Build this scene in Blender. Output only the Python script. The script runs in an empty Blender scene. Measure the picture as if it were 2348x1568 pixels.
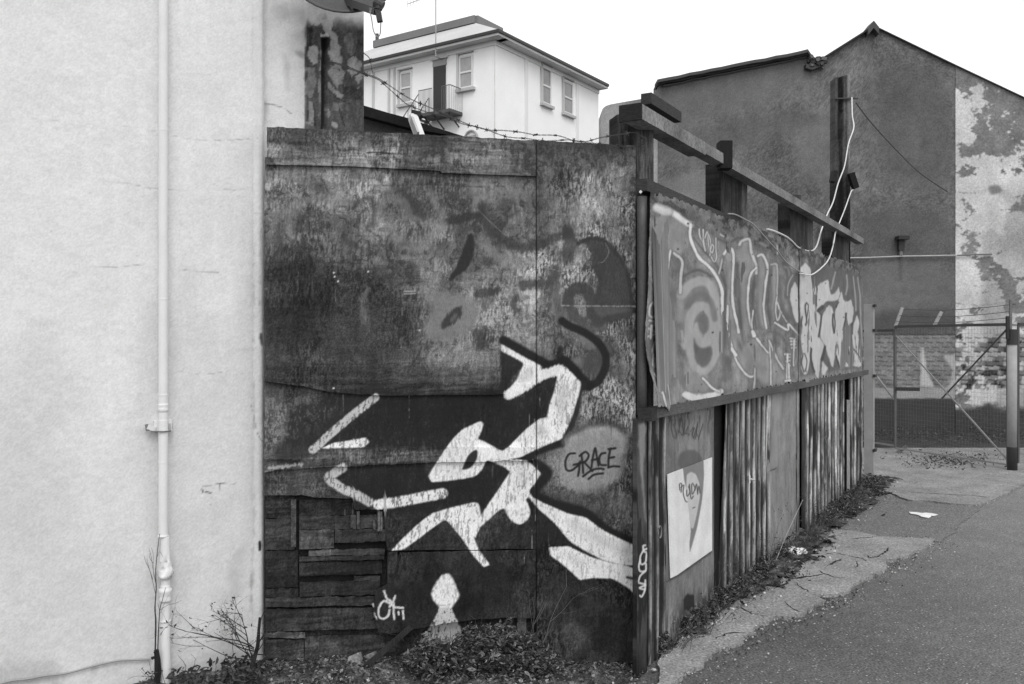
import bpy, math, random
import numpy as np
from mathutils import Vector

# ------------------------------------------------------------------ camera, sky, sun, exposure
sc = bpy.context.scene
F, CX, CY, EYE = 2050.0, 1173.5, 781.0, 1.6
cam = bpy.data.objects.new("camera", bpy.data.cameras.new("camera"))
sc.collection.objects.link(cam)
cam.location = (0, 0, EYE); cam.rotation_euler = (math.radians(90), 0, 0)
cam.data.sensor_width = 36; cam.data.lens = 36 * F / 2347
cam.data.shift_y = -2.9 / 2347
cam.data.clip_start = 0.05; cam.data.clip_end = 5000
sc.camera = cam

SUN_EL, SUN_AZ = math.radians(52), math.radians(168)      # high, behind the camera, through cloud
world = bpy.data.worlds.new("World"); sc.world = world; world.use_nodes = True
nt = world.node_tree; nt.nodes.clear()
wo = nt.nodes.new('ShaderNodeOutputWorld'); bg = nt.nodes.new('ShaderNodeBackground')
sky = nt.nodes.new('ShaderNodeTexSky'); sky.sky_type = 'NISHITA'; sky.sun_disc = False
sky.sun_elevation = SUN_EL; sky.sun_rotation = SUN_AZ
sky.air_density = 1.0; sky.dust_density = 6.0; sky.ozone_density = 1.0
bw = nt.nodes.new('ShaderNodeRGBToBW')                     # black-and-white film
mr = nt.nodes.new('ShaderNodeMath'); mr.operation = 'MULTIPLY_ADD'   # even cloud cover under the sky's own gradient
mr.inputs[1].default_value = 0.30; mr.inputs[2].default_value = 8.5
nt.links.new(sky.outputs[0], bw.inputs[0]); nt.links.new(bw.outputs[0], mr.inputs[0])
nt.links.new(mr.outputs[0], bg.inputs[0]); nt.links.new(bg.outputs[0], wo.inputs[0])
bg.inputs[1].default_value = 0.13
sun = bpy.data.objects.new("sun", bpy.data.lights.new("sun", 'SUN'))
sc.collection.objects.link(sun)
sun.data.energy = 0.9; sun.data.angle = math.radians(25); sun.data.color = (1, 1, 1)
sd = Vector((math.sin(SUN_AZ) * math.cos(SUN_EL), math.cos(SUN_AZ) * math.cos(SUN_EL), math.sin(SUN_EL)))
sun.rotation_euler = sd.to_track_quat('Z', 'Y').to_euler(); sun.location = (-3, -6, 12)
vs = sc.view_settings
vs.view_transform = 'Standard'; vs.look = 'None'; vs.gamma = 1; vs.use_curve_mapping = False
vs.exposure = 0.0
sc.cycles.max_bounces = 6

# ------------------------------------------------------------------ helpers
rng = np.random.default_rng(7); random.seed(7)
COL = sc.collection
TAB = rng.random((256, 256))
def vn(x, y, seed=0):
    x = np.asarray(x, float) + seed * 17.31; y = np.asarray(y, float) + seed * 5.77
    xi = np.floor(x).astype(int); yi = np.floor(y).astype(int)
    fx = x - xi; fy = y - yi; fx = fx * fx * (3 - 2 * fx); fy = fy * fy * (3 - 2 * fy)
    g = lambda a, b: TAB[(a + seed * 57) & 255, (b + seed * 131) & 255]
    return (g(xi, yi) * (1 - fx) + g(xi + 1, yi) * fx) * (1 - fy) + (g(xi, yi + 1) * (1 - fx) + g(xi + 1, yi + 1) * fx) * fy
def fbm(x, y, seed=0, o=4, p=.55):
    t = 0; a = 1; n = 0
    for i in range(o):
        t = t + a * vn(x * 2 ** i, y * 2 ** i, seed + i * 3); n += a; a *= p
        if i == 0: x, y = np.asarray(x, float), np.asarray(y, float)
        x, y = x + .11 * y / (1 + 2 ** i) , y - .07 * x / (1 + 2 ** i)
    return np.clip((t / n - .5) * 1.7 + .5, 0, 1)
def sst(a, b, x): t = np.clip((x - a) / (b - a), 0, 1); return t * t * (3 - 2 * t)
def lin(v):
    v = np.clip(v, .02, .97); return ((v + .055) / 1.055) ** 2.4
def conv(x0, y0, f): return lambda *p: [((x0 + a / f) / 1.63613, (y0 + b / f) / 1.63613) for a, b in p]
A = conv(950, 900, 1.5653); B = conv(950, 1700, 1.5653); Cc = conv(2340, 650, 1.651); D = conv(2300, 1400, 1.346)
E = conv(3040, 1000, 1.5675); G = conv(2200, 0, 1.4317); H = conv(1000, 0, 1.6771); I = conv(0, 1700, 1.8062)
J = conv(0, 0, 1.8336); K = conv(980, 440, 1.5653); L = conv(980, 1400, 1.3517); M = conv(2300, 340, 3.136)
TT = conv(2680, 1050, 3.4845); N = conv(2840, 1540, 1.53); P = conv(480, 1400, 1.346); Q = conv(3000, 240, 1.568)
def W(u, v, Y): return Vector(((u - CX) / F * Y, Y, EYE - (v - CY) / F * Y))
def GR(u, v, z=0.0):
    Y = (EYE - z) * F / (v - CY); return ((u - CX) / F * Y, Y)

def surf(name, rough=.85, scale=220, amt=.25, bump=.15, stretch=(1, 1, 1), spec=.25, metal=0, big=.12, detail=3, spk=0):
    m = bpy.data.materials.new(name); m.use_nodes = True; n = m.node_tree; b = n.nodes['Principled BSDF']
    at = n.nodes.new('ShaderNodeAttribute'); at.attribute_name = 'alb'
    tc = n.nodes.new('ShaderNodeTexCoord'); mp = n.nodes.new('ShaderNodeMapping'); mp.inputs['Scale'].default_value = stretch
    n.links.new(tc.outputs['Object'], mp.inputs[0])
    nz = n.nodes.new('ShaderNodeTexNoise'); nz.inputs['Scale'].default_value = scale; nz.inputs['Detail'].default_value = detail
    n.links.new(mp.outputs[0], nz.inputs['Vector'])
    r = n.nodes.new('ShaderNodeMapRange'); r.inputs[1].default_value = .25; r.inputs[2].default_value = .75
    r.inputs[3].default_value = 1 - amt; r.inputs[4].default_value = 1 + amt
    n.links.new(nz.outputs[0], r.inputs[0])
    nb = n.nodes.new('ShaderNodeTexNoise'); nb.inputs['Scale'].default_value = scale / 22; nb.inputs['Detail'].default_value = 5
    n.links.new(mp.outputs[0], nb.inputs['Vector'])
    r2 = n.nodes.new('ShaderNodeMapRange'); r2.inputs[1].default_value = .3; r2.inputs[2].default_value = .7
    r2.inputs[3].default_value = 1 - big; r2.inputs[4].default_value = 1 + big
    n.links.new(nb.outputs[0], r2.inputs[0])
    a = n.nodes.new('ShaderNodeMath'); a.operation = 'MULTIPLY'; c = n.nodes.new('ShaderNodeMath'); c.operation = 'MULTIPLY'
    n.links.new(at.outputs['Fac'], a.inputs[0]); n.links.new(r.outputs[0], a.inputs[1])
    n.links.new(a.outputs[0], c.inputs[0]); n.links.new(r2.outputs[0], c.inputs[1]); out = c.outputs[0]
    if spk:                                              # pale stones scattered in the surface
        vo = n.nodes.new('ShaderNodeTexVoronoi'); vo.inputs['Scale'].default_value = spk
        n.links.new(tc.outputs['Object'], vo.inputs['Vector'])
        n2 = n.nodes.new('ShaderNodeSeparateColor'); n.links.new(vo.outputs['Color'], n2.inputs[0])
        g1 = n.nodes.new('ShaderNodeMath'); g1.operation = 'GREATER_THAN'; g1.inputs[1].default_value = .87; n.links.new(n2.outputs[0], g1.inputs[0])
        g2 = n.nodes.new('ShaderNodeMath'); g2.operation = 'LESS_THAN'; g2.inputs[1].default_value = .33; n.links.new(vo.outputs['Distance'], g2.inputs[0])
        g3 = n.nodes.new('ShaderNodeMath'); g3.operation = 'MULTIPLY'; n.links.new(g1.outputs[0], g3.inputs[0]); n.links.new(g2.outputs[0], g3.inputs[1])
        g5 = n.nodes.new('ShaderNodeMath'); g5.operation = 'MULTIPLY'; n.links.new(g3.outputs[0], g5.inputs[0]); n.links.new(n2.outputs[1], g5.inputs[1])
        g4 = n.nodes.new('ShaderNodeMath'); g4.operation = 'MULTIPLY_ADD'; g4.inputs[1].default_value = .32
        n.links.new(g5.outputs[0], g4.inputs[0]); n.links.new(out, g4.inputs[2]); out = g4.outputs[0]
    n.links.new(out, b.inputs['Base Color'])
    b.inputs['Roughness'].default_value = rough; b.inputs['Specular IOR Level'].default_value = spec; b.inputs['Metallic'].default_value = metal
    bp = n.nodes.new('ShaderNodeBump'); bp.inputs['Strength'].default_value = bump; bp.inputs['Distance'].default_value = .004
    n.links.new(nz.outputs[0], bp.inputs['Height']); n.links.new(bp.outputs[0], b.inputs['Normal'])
    return m
M_WALL = surf('painted_render', .9, 160, .06, .12, big=.03)
M_FENCE = surf('weathered_painted_plywood', .8, 240, .22, .3, (1, 1, .35), spec=.2, big=.1)
M_WOOD = surf('weathered_timber', .85, 200, .4, .5, (1, 1, .12), spec=.2, big=.25)
M_BEAM = surf('mottled_beam_timber', .85, 55, .45, .5, (1, 1, 1), spec=.15, big=.4, detail=6)
M_WOODH = surf('weathered_timber_across', .85, 160, .35, .4, (.2, .2, 1), spec=.2, big=.25)
M_IRON = surf('old_galvanised_iron', .6, 180, .3, .2, (1, 1, .25), spec=.4, big=.3)
M_SHEET = surf('old_painted_sheet_metal', .65, 200, .2, .2, spec=.35, big=.1)
M_PAINT = surf('pipe_paint', .6, 200, .05, .1, spec=.3, big=.04)
M_REND = surf('coarse_cement_render', .95, 45, .22, .8, big=.12, detail=5)
M_HOUSE = surf('house_paint', .9, 20, .04, .2, big=.03)
M_SLATE = surf('slate_roof', .8, 12, .1, .3, big=.08)
M_METAL = surf('dark_metal', .5, 120, .3, .1, spec=.4)
M_CONC = surf('worn_concrete', .95, 75, .6, 1.0, big=.22, detail=5, spk=50)
M_ROAD = surf('asphalt', .9, 85, .8, 1.0, big=.07, detail=4, spk=70)
M_EARTH = surf('dirt', 1, 130, .5, 1.0, big=.35, detail=6)
M_LEAF = surf('leaf', .7, 90, .4, .1, spec=.3)
M_TWIG = surf('bark', .9, 200, .3, .2)
M_CLOTH = surf('plastic_film', .4, 60, .08, .2, spec=.5)
M_GLASS = surf('window_glass', .08, 3, .15, 0, spec=.8)

def tag(o, label=None, cat=None, group=None, kind=None):
    if label: o['label'] = label
    if cat: o['category'] = cat
    if group: o['group'] = group
    if kind: o['kind'] = kind
    return o
def thing(name, loc, label, cat, group=None):
    o = bpy.data.objects.new(name, None); COL.objects.link(o); o.location = loc; o.empty_display_size = .2
    return tag(o, label, cat, group)
ROOTLOC = {}
def link(name, verts, faces, alb, mat, parent=None, smooth=False):
    verts = np.asarray(verts, float).reshape(-1, 3)
    base = np.zeros(3)
    p = parent
    while p is not None: base += np.array(p.location); p = p.parent
    top = parent is None
    if top:                                            # origin at the thing's own foot
        base = np.array([verts[:, 0].mean(), verts[:, 1].mean(), verts[:, 2].min()])
    me = bpy.data.meshes.new(name); v = verts - base
    if isinstance(faces, np.ndarray) and faces.ndim == 2:
        nf, k = faces.shape
        me.vertices.add(len(v)); me.vertices.foreach_set('co', v.astype(np.float32).ravel())
        me.loops.add(nf * k); me.loops.foreach_set('vertex_index', faces.astype(np.int32).ravel())
        me.polygons.add(nf); me.polygons.foreach_set('loop_start', np.arange(0, nf * k, k, dtype=np.int32))
        me.update(calc_edges=True)
    else: me.from_pydata(v.tolist(), [], [list(map(int, f)) for f in faces])
    at = me.attributes.new('alb', 'FLOAT', 'POINT')
    a = np.full(len(v), alb, np.float32) if np.isscalar(alb) else np.asarray(alb, np.float32)
    at.data.foreach_set('value', a)
    if smooth: me.polygons.foreach_set('use_smooth', [True] * len(me.polygons))
    me.materials.append(mat); me.validate(); me.update()
    o = bpy.data.objects.new(name, me); COL.objects.link(o); o.parent = parent
    if top: o.location = base
    return o

class MB:
    """collects pieces of one part"""
    def __init__(s): s.v = []; s.f = []; s.a = []
    def add(s, v, f, a):
        b = len(s.v); s.v += [tuple(p) for p in v]; s.f += [tuple(b + i for i in q) for q in f]; s.a += [float(lin(a))] * len(v)
    def hexa(s, c, a):                                  # 8 corners: bottom 4 (ccw), top 4
        s.add(c, [(3, 2, 1, 0), (4, 5, 6, 7), (0, 1, 5, 4), (1, 2, 6, 5), (2, 3, 7, 6), (3, 0, 4, 7)], a)
    def bar(s, p, q, w, h, a, side=None):               # timber between two points, w across, h upward
        p = Vector(p); q = Vector(q); d = (q - p).normalized()
        up = Vector((0, 0, 1)) if abs(d.z) < .95 else Vector((0, 1, 0))
        x = Vector(side).normalized() if side is not None else d.cross(up).normalized()
        y = x.cross(d).normalized()
        c = []
        for e in (p, q):
            for sx, sy in ((-1, -1), (1, -1), (1, 1), (-1, 1)): c.append(e + x * w / 2 * sx + y * h / 2 * sy)
        s.hexa(c, a)
    def tube(s, pts, r, a, n=6, r1=None, jit=0):
        pts = [Vector(p) for p in pts]; k = len(pts); rows = []
        b = len(s.v)
        ref = Vector((.13, .21, .97))
        for i, p in enumerate(pts):
            d = (pts[min(i + 1, k - 1)] - pts[max(i - 1, 0)])
            d = d.normalized() if d.length > 1e-9 else Vector((0, 0, 1))
            x = d.cross(ref)
            if x.length < .1: x = d.cross(Vector((1, 0, 0)))
            x.normalize(); y = d.cross(x)
            rr = r if r1 is None else r + (r1 - r) * i / max(1, k - 1)
            if not np.isscalar(rr): rr = rr[i]
            for j in range(n):
                t = 2 * math.pi * j / n; q = rr * (1 + jit * (random.random() - .5))
                s.v.append(tuple(p + x * math.cos(t) * q + y * math.sin(t) * q)); s.a.append(float(lin(a)))
        for i in range(k - 1):
            for j in range(n):
                s.f.append((b + i * n + j, b + i * n + (j + 1) % n, b + (i + 1) * n + (j + 1) % n, b + (i + 1) * n + j))
        s.f.append(tuple(b + j for j in range(n))[::-1]); s.f.append(tuple(b + (k - 1) * n + j for j in range(n)))
    def lathe(s, c, prof, a, n=24):                     # prof: (z, r)
        pp = [prof[0]]
        for (z0, r0_), (z1, r1_) in zip(prof[:-1], prof[1:]):
            if abs(z1 - z0) > .02: pp += [(z0 + .002 * (1 if z1 > z0 else -1), r0_ + (r1_ - r0_) * .05), (z1 - .002 * (1 if z1 > z0 else -1), r1_ - (r1_ - r0_) * .05)]
            pp.append((z1, r1_))
        prof = pp; b = len(s.v)
        for z, r in prof:
            for j in range(n):
                t = 2 * math.pi * j / n; s.v.append((c[0] + r * math.cos(t), c[1] + r * math.sin(t), z)); s.a.append(float(lin(a)))
        for i in range(len(prof) - 1):
            for j in range(n): s.f.append((b + i * n + j, b + i * n + (j + 1) % n, b + (i + 1) * n + (j + 1) % n, b + (i + 1) * n + j))
        s.f.append(tuple(b + j for j in range(n))[::-1]); s.f.append(tuple(b + (len(prof) - 1) * n + j for j in range(n)))
    def build(s, name, mat, parent=None, smooth=False): return link(name, s.v, s.f, s.a, mat, parent, smooth)

class Plane:
    def __init__(s, p, d):
        s.p = np.array(p, float); d = np.array(d, float); s.d = d / np.hypot(*d); s.n = np.array([s.d[1], -s.d[0]])
    def sz(s, u, v, off=0):
        u = np.asarray(u, float); v = np.asarray(v, float)
        r0 = (u - CX) / F; num = s.n @ s.p + off; den = s.n[0] * r0 + s.n[1]; t = num / den
        x = t * r0; return (x - s.p[0]) * s.d[0] + (t - s.p[1]) * s.d[1], EYE - (v - CY) / F * t
    def s(s_, u, off=0): return s_.sz(u, 0, off)[0]
    def pt(s, S, Z, off=0):
        S = np.asarray(S, float); Z = np.asarray(Z, float); off = np.asarray(off, float) + 0 * S
        return np.stack([s.p[0] + s.d[0] * S + s.n[0] * off, s.p[1] + s.d[1] * S + s.n[1] * off, Z + 0 * S], -1)
    def uvof(s, S, Z, off=0):
        q = s.pt(S, Z, off); return CX + F * q[..., 0] / q[..., 1], CY - F * (q[..., 2] - EYE) / q[..., 1]
    def line(s, pts, off=0):                            # pixels -> (s, z) polyline as a function z(s)
        a = np.array([s.sz(u, v, off) for u, v in pts]); o = np.argsort(a[:, 0], kind='stable'); a = a[o]
        return lambda S: np.interp(S, a[:, 0], a[:, 1])

def sheet(name, pl, u0, u1, top, bot, off, th, res, tone, mat, parent, disp=None, jl=None, jr=None, rag=(0, 0), smooth=True, srange=None, resz=None):
    """board or wall: fine front skin with its own tone everywhere, real thickness behind"""
    s0, s1 = srange if srange else (pl.s(u0, off), pl.s(u1, off))
    T = pl.line(top, off) if isinstance(top, list) else (lambda S: np.full_like(S, top))
    Bt = pl.line(bot, off) if isinstance(bot, list) else (lambda S: np.full_like(S, bot))
    nx = max(2, int((s1 - s0) / res) + 1); S1 = np.linspace(s0, s1, nx)
    zt = T(S1); zb = Bt(S1)
    if rag[0]: zt = zt + rag[0] * (fbm(S1 * 25, S1 * 0, 5) - .5) * 2
    if rag[1]: zb = zb + rag[1] * (fbm(S1 * 25, S1 * 0 + 9, 6) - .5) * 2
    ny = max(2, int((zt - zb).max() / (resz or res)) + 1); tt = np.linspace(0, 1, ny)[:, None]
    Z = zb[None] + (zt - zb)[None] * tt; S = np.repeat(S1[None], ny, 0)
    w = (S - s0) / (s1 - s0)
    if jl is not None: S = S + jl(Z) * (1 - w)
    if jr is not None: S = S + jr(Z) * w
    U, V = pl.uvof(S, Z, off)
    o = off + (disp(S, Z) if disp else 0)
    X = pl.pt(S, Z, o).reshape(-1, 3)
    al = lin(tone(U, V, S, Z)).reshape(-1)
    idx = np.arange(nx * ny).reshape(ny, nx)
    q = np.stack([idx[:-1, :-1], idx[:-1, 1:], idx[1:, 1:], idx[1:, :-1]], -1).reshape(-1, 4)
    ring = np.concatenate([idx[0, :], idx[1:, -1], idx[-1, -2::-1], idx[-2:0:-1, 0]])
    k = len(ring); n0 = nx * ny
    back = X[ring] - np.array([pl.n[0], pl.n[1], 0]) * th
    front = X[ring].copy()
    V3 = np.concatenate([X, front, back]); AL = np.concatenate([al, al[ring], al[ring]])
    j = np.arange(k); j2 = (j + 1) % k
    side = np.stack([n0 + j, n0 + k + j, n0 + k + j2, n0 + j2], -1)
    # back: pair the bottom row with the top row
    b0 = n0 + k + np.arange(nx - 1); topring = n0 + k + (nx - 1) + (ny - 1) + np.arange(nx)   # runs right to left
    bq = np.stack([b0 + 1, b0, topring[nx - 1 - np.arange(nx - 1)] % (n0 + 2 * k), topring[nx - 2 - np.arange(nx - 1)] % (n0 + 2 * k)], -1)
    if ny < 2: bq = bq[:0]
    bq = np.where(bq >= n0 + 2 * k, bq - k, bq)
    fs = np.concatenate([q, side, bq])
    ob = link(name, V3, fs, AL, mat, parent)
    sm = np.zeros(len(fs), bool); sm[:len(q)] = smooth
    if len(ob.data.polygons) == len(fs): ob.data.polygons.foreach_set('use_smooth', sm)
    return ob

def pbox(mb, pl, s0, s1, z0, z1, o0, o1, a):
    c = [pl.pt(s, z, o) for z in (z0, z1) for s, o in ((s0, o1), (s1, o1), (s1, o0), (s0, o0))]
    mb.hexa([tuple(x) for x in c], a)

def tabl(us, vs_, rows):
    us = np.array(us, float); vs_ = np.array(vs_, float); R = np.array(rows, float)
    def f(U, V):
        i = np.clip(np.searchsorted(us, U) - 1, 0, len(us) - 2); j = np.clip(np.searchsorted(vs_, V) - 1, 0, len(vs_) - 2)
        a = np.clip((U - us[i]) / (us[i + 1] - us[i]), 0, 1); b = np.clip((V - vs_[j]) / (vs_[j + 1] - vs_[j]), 0, 1)
        return (R[j, i] * (1 - a) + R[j, i + 1] * a) * (1 - b) + (R[j + 1, i] * (1 - a) + R[j + 1, i + 1] * a) * b
    return f
def cr(pts, k=6):
    p = np.array(pts, float)
    if len(p) < 3: return p
    q = np.vstack([2 * p[0] - p[1], p, 2 * p[-1] - p[-2]]); o = []
    for i in range(len(p) - 1):
        a, b, c, d = q[i:i + 4]
        for t in np.linspace(0, 1, k, endpoint=False):
            o.append(.5 * (2 * b + (c - a) * t + (2 * a - 5 * b + 4 * c - d) * t * t + (3 * b - a - 3 * c + d) * t ** 3))
    o.append(p[-1]); return np.array(o)
def chaik(p, n=2):
    p = np.array(p, float)
    for _ in range(n):
        r = np.roll(p, -1, 0); p = np.stack([p * .78 + r * .22, p * .22 + r * .78], 1).reshape(-1, 2)
    return p
def chaik2(p):
    p = np.array(p, float); r = np.roll(p, -1, 0); return np.stack([p * .88 + r * .12, p * .12 + r * .88], 1).reshape(-1, 2)
def dseg(x, y, pts, closed=False):
    d = np.full(x.shape, 1e9); n = len(pts)
    for i in range(n if closed else n - 1):
        a = pts[i]; b = pts[(i + 1) % n]; e = b - a; L2 = e @ e + 1e-9
        t = np.clip(((x - a[0]) * e[0] + (y - a[1]) * e[1]) / L2, 0, 1)
        d = np.minimum(d, (x - a[0] - t * e[0]) ** 2 + (y - a[1] - t * e[1]) ** 2)
    return np.sqrt(d)
class Paint:
    """sprayed and brushed shapes on a surface; U,V are that surface's own coordinates"""
    def __init__(s, U, V, val, rough=None): s.U, s.V, s.val, s.R = U, V, val, rough
    def _bl(s, pts, m):
        lo = pts.min(0) - m; hi = pts.max(0) + m
        return np.nonzero((s.U > lo[0]) & (s.U < hi[0]) & (s.V > lo[1]) & (s.V < hi[1]))
    def _put(s, ix, c, t, al):
        s.val[ix] = s.val[ix] * (1 - c * al) + (t if np.isscalar(t) else t[ix]) * c * al
    def poly(s, pts, t, soft=4, al=1, rag=0, n=2, wear=0):
        if n: rag *= .6
        pts = chaik(pts, 2) if n == 2 else (chaik2(pts) if n else np.array(pts, float)); ix = s._bl(pts, soft + rag)
        x, y = s.U[ix], s.V[ix]
        if not len(x): return
        ins = np.zeros(x.shape, bool); k = len(pts)
        for i in range(k):
            a, b = pts[i], pts[(i + 1) % k]
            if a[1] != b[1]:
                c = ((a[1] > y) != (b[1] > y)) & (x < (b[0] - a[0]) * (y - a[1]) / (b[1] - a[1]) + a[0]); ins ^= c
        d = dseg(x, y, pts, True); d = np.where(ins, -d, d)
        if rag and s.R is not None: d = d + (s.R[ix] - .5) * 2 * rag
        c = 1 - sst(-soft, soft, d)
        if wear and s.R is not None: c = c * (1 - wear * sst(.58, .74, s.R[ix]))
        s._put(ix, c, t, al)
    def stroke(s, pts, w, t, soft=3, al=1, smooth=True, rag=0, wear=0):
        pts = cr(pts) if smooth else np.array(pts, float); ix = s._bl(pts, w + soft + rag)
        x, y = s.U[ix], s.V[ix]
        if not len(x): return
        d = dseg(x, y, pts) - w / 2
        if rag and s.R is not None: d = d + (s.R[ix] - .5) * 2 * rag
        c = 1 - sst(-soft, soft, d)
        if wear and s.R is not None: c = c * (1 - wear * sst(.58, .74, s.R[ix]))
        s._put(ix, c, t, al)
def smooth_pts(pts, k=8): return [Vector(p) for p in cr([tuple(x) for x in pts], k)]

# ------------------------------------------------------------------ the planes the place is laid out on
FR = Plane(((612 - CX) / F * 4.0, 4.0), (.6594 - (612 - CX) / F * 4.0, .41))           # fence facing the viewer
SD = Plane((.6594, 4.41), (1193 / F, 1))                                               # fence running down the lane
WL = Plane(((595 - CX) / F * 4.05, 4.05), (1.867, 1))                                  # white building
RW = Plane((0, 4.42), (1.867, 1)); RW.p = WL.p - WL.n * .05                            # its set-back end
GB = Plane((0, 15.0), (1, 0))                                                          # gable building
HL = Plane(((1135 - CX) / F * 40, 40), (1.474, -1)); HR = Plane(((1135 - CX) / F * 40, 40), (.6785, 1))

def gz(x, y): return .107 * np.clip(.66 - x, 0, 1.45)

# ------------------------------------------------------------------ ground, road, pavement
def flat(name, pts, z, th, mat, a, n=0, jit=0.0, kind='structure'):
    p = []
    for i in range(len(pts)):
        q0 = np.array(pts[i]); q1 = np.array(pts[(i + 1) % len(pts)]); m = max(1, int(np.hypot(*(q1 - q0)) / .03)) if jit else 1
        if np.hypot(*(q1 - q0)) > 9: m = 1
        for k in range(m):
            q = q0 + (q1 - q0) * k / m
            if jit: q = q + (np.array([fbm(q[0] * 6, q[1] * 6, 1), fbm(q[0] * 6, q[1] * 6, 2)]) - .5) * jit * 1.6 + (np.array([vn(q[0] * 31, q[1] * 31, 3), vn(q[0] * 31, q[1] * 31, 4)]) - .5) * jit * .8
            p.append(q)
    k = len(p); v = [(q[0], q[1], z) for q in p] + [(q[0], q[1], z - th) for q in p]
    area = sum(p[i][0] * p[(i + 1) % k][1] - p[(i + 1) % k][0] * p[i][1] for i in range(k))
    f = [tuple(range(k)) if area > 0 else tuple(range(k))[::-1]] + [(i, i + k, (i + 1) % k + k, (i + 1) % k) if area > 0 else (i, (i + 1) % k, (i + 1) % k + k, i + k) for i in range(k)]
    return tag(link(name, v, f, float(lin(a)), mat), kind=kind)
flat('ground', [(-1000, -1000), (1000, -1000), (1000, 1000), (-1000, 1000)], -.03, .5, M_EARTH, .24)
# the road: a fine skin so that worn and dusty areas of the asphalt differ
def gridsurf(name, xs, ys, zf, tf, mat, kind='structure', mask=None):
    X, Y = np.meshgrid(xs, ys); Z = zf(X, Y); al = lin(tf(X, Y)).ravel()
    ny, nx = X.shape; idx = np.arange(nx * ny).reshape(ny, nx)
    q = np.stack([idx[:-1, :-1], idx[:-1, 1:], idx[1:, 1:], idx[1:, :-1]], -1)
    if mask is not None: q = q[mask(X, Y)[:-1, :-1]]
    o = link(name, np.stack([X, Y, Z], -1).reshape(-1, 3), q.reshape(-1, 4), al, mat, smooth=True)
    return tag(o, kind=kind) if kind else o
def side_dist(X, Y): return (X - SD.p[0]) * SD.n[0] + (Y - SD.p[1]) * SD.n[1]
roadx = np.concatenate([np.arange(-6, .2, .25), np.arange(.2, 7, .03), np.arange(7, 30, .5)])
roady = np.concatenate([np.arange(-8, 3.6, .3), np.arange(3.6, 14.2, .035), np.arange(14.2, 15, .3)])
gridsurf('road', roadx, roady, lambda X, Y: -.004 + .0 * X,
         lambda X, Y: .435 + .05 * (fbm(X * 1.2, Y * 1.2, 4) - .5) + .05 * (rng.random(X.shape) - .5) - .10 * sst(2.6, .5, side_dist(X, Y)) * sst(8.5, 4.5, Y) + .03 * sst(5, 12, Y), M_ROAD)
pe = [GR(u, v) for u, v in N((-560, 1640), (-480, 1560), (-330, 1455), (-100, 1340), (0, 1250), (105, 1195), (215, 1200), (330, 1120), (385, 1105), (330, 1075), (480, 1060), (600, 985), (750, 905), (745, 870), (900, 825), (1030, 745), (700, 730), (560, 700), (400, 690))]
inner = [tuple(SD.pt(s, 0, o)[:2]) for s, o in ((3.1, .30), (2.4, .2), (1.7, .12), (1.0, .06), (.5, .04), (.1, .03))]
flat('pavement', pe + inner, .018, .05, M_CONC, .53, jit=.035)
ap = [GR(u, v) for u, v in N((560, 190), (640, 420), (700, 455), (860, 520), (1100, 540), (1280, 552), (1400, 500), (1530, 430), (1900, 250), (1900, 205), (600, 185))]
flat('concrete_apron', ap, .022, .06, M_CONC, .50, jit=.05)
mid = [GR(u, v) for u, v in N((300, 700), (560, 715), (1060, 760), (1180, 650), (1300, 530), (1100, 525), (860, 505), (560, 420), (300, 560))]
flat('patched_tarmac', mid, .006, .03, M_ROAD, .415, jit=.03)
def crack(name, pts, w=.008, z=.0195):
    w *= .6
    mb = MB(); p = [np.array(GR(u, v)) for u, v in pts]; q = []
    for a, b in zip(p[:-1], p[1:]):
        m = max(2, int(np.hypot(*(b - a)) / .025))
        for k in range(m): q.append(a + (b - a) * k / m + (rng.random(2) - .5) * .022)
    q.append(p[-1])
    L_, R_ = [], []
    for i, x in enumerate(q):
        d = q[min(i + 1, len(q) - 1)] - q[max(i - 1, 0)]; d = d / (np.hypot(*d) + 1e-9); nn = np.array([-d[1], d[0]]); ww = w * (.3 + rng.random()) * min(1, i / 3 + .2, (len(q) - 1 - i) / 3 + .2)
        L_.append((*(x + nn * ww), z)); R_.append((*(x - nn * ww), z))
    k = len(q); mb.add(L_ + R_, [(i, i + 1, k + i + 1, k + i)[::-1] for i in range(k - 1)], .16)
    return mb
cm = MB()
for c, w in ((((160, 1110), (200, 1150), (250, 1175)), .012), (((380, 840), (450, 830), (520, 845)), .012), (((520, 845), (600, 865), (640, 880)), .012), (((400, 905), (440, 885), (485, 865)), .018),
          (((80, 1030), (140, 1020), (200, 980), (260, 970), (380, 955)), .022), (((620, 840), (640, 860), (700, 850), (760, 800)), .012), (((360, 930), (385, 950), (430, 970), (500, 975)), .01),
          (((-100, 1140), (-30, 1180), (60, 1200)), .01), (((210, 1000), (260, 1030), (300, 1060)), .008), (((520, 750), (620, 742), (700, 735)), .01), (((560, 870), (580, 900), (560, 920)), .007), (((-250, 1330), (-180, 1300), (-60, 1290)), .01)):
    m_ = crack('crack', N(*c), w); b_ = len(cm.v); cm.v += m_.v; cm.f += [tuple(b_ + i for i in q) for q in m_.f]; cm.a += m_.a
tag(cm.build('pavement_cracks', M_EARTH), kind='structure')
flat('soil_bed', [(3.5, 13.2), (30, 13.2), (30, 15.2), (3.5, 15.2)], .03, .05, M_EARTH, .22, jit=0)
m_ = crack('apron_joint', N((860, 478), (1000, 488), (1100, 494), (1250, 500), (1330, 512)), .012, .0245); tag(m_.build('apron_joint', M_EARTH), kind='structure')
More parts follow.
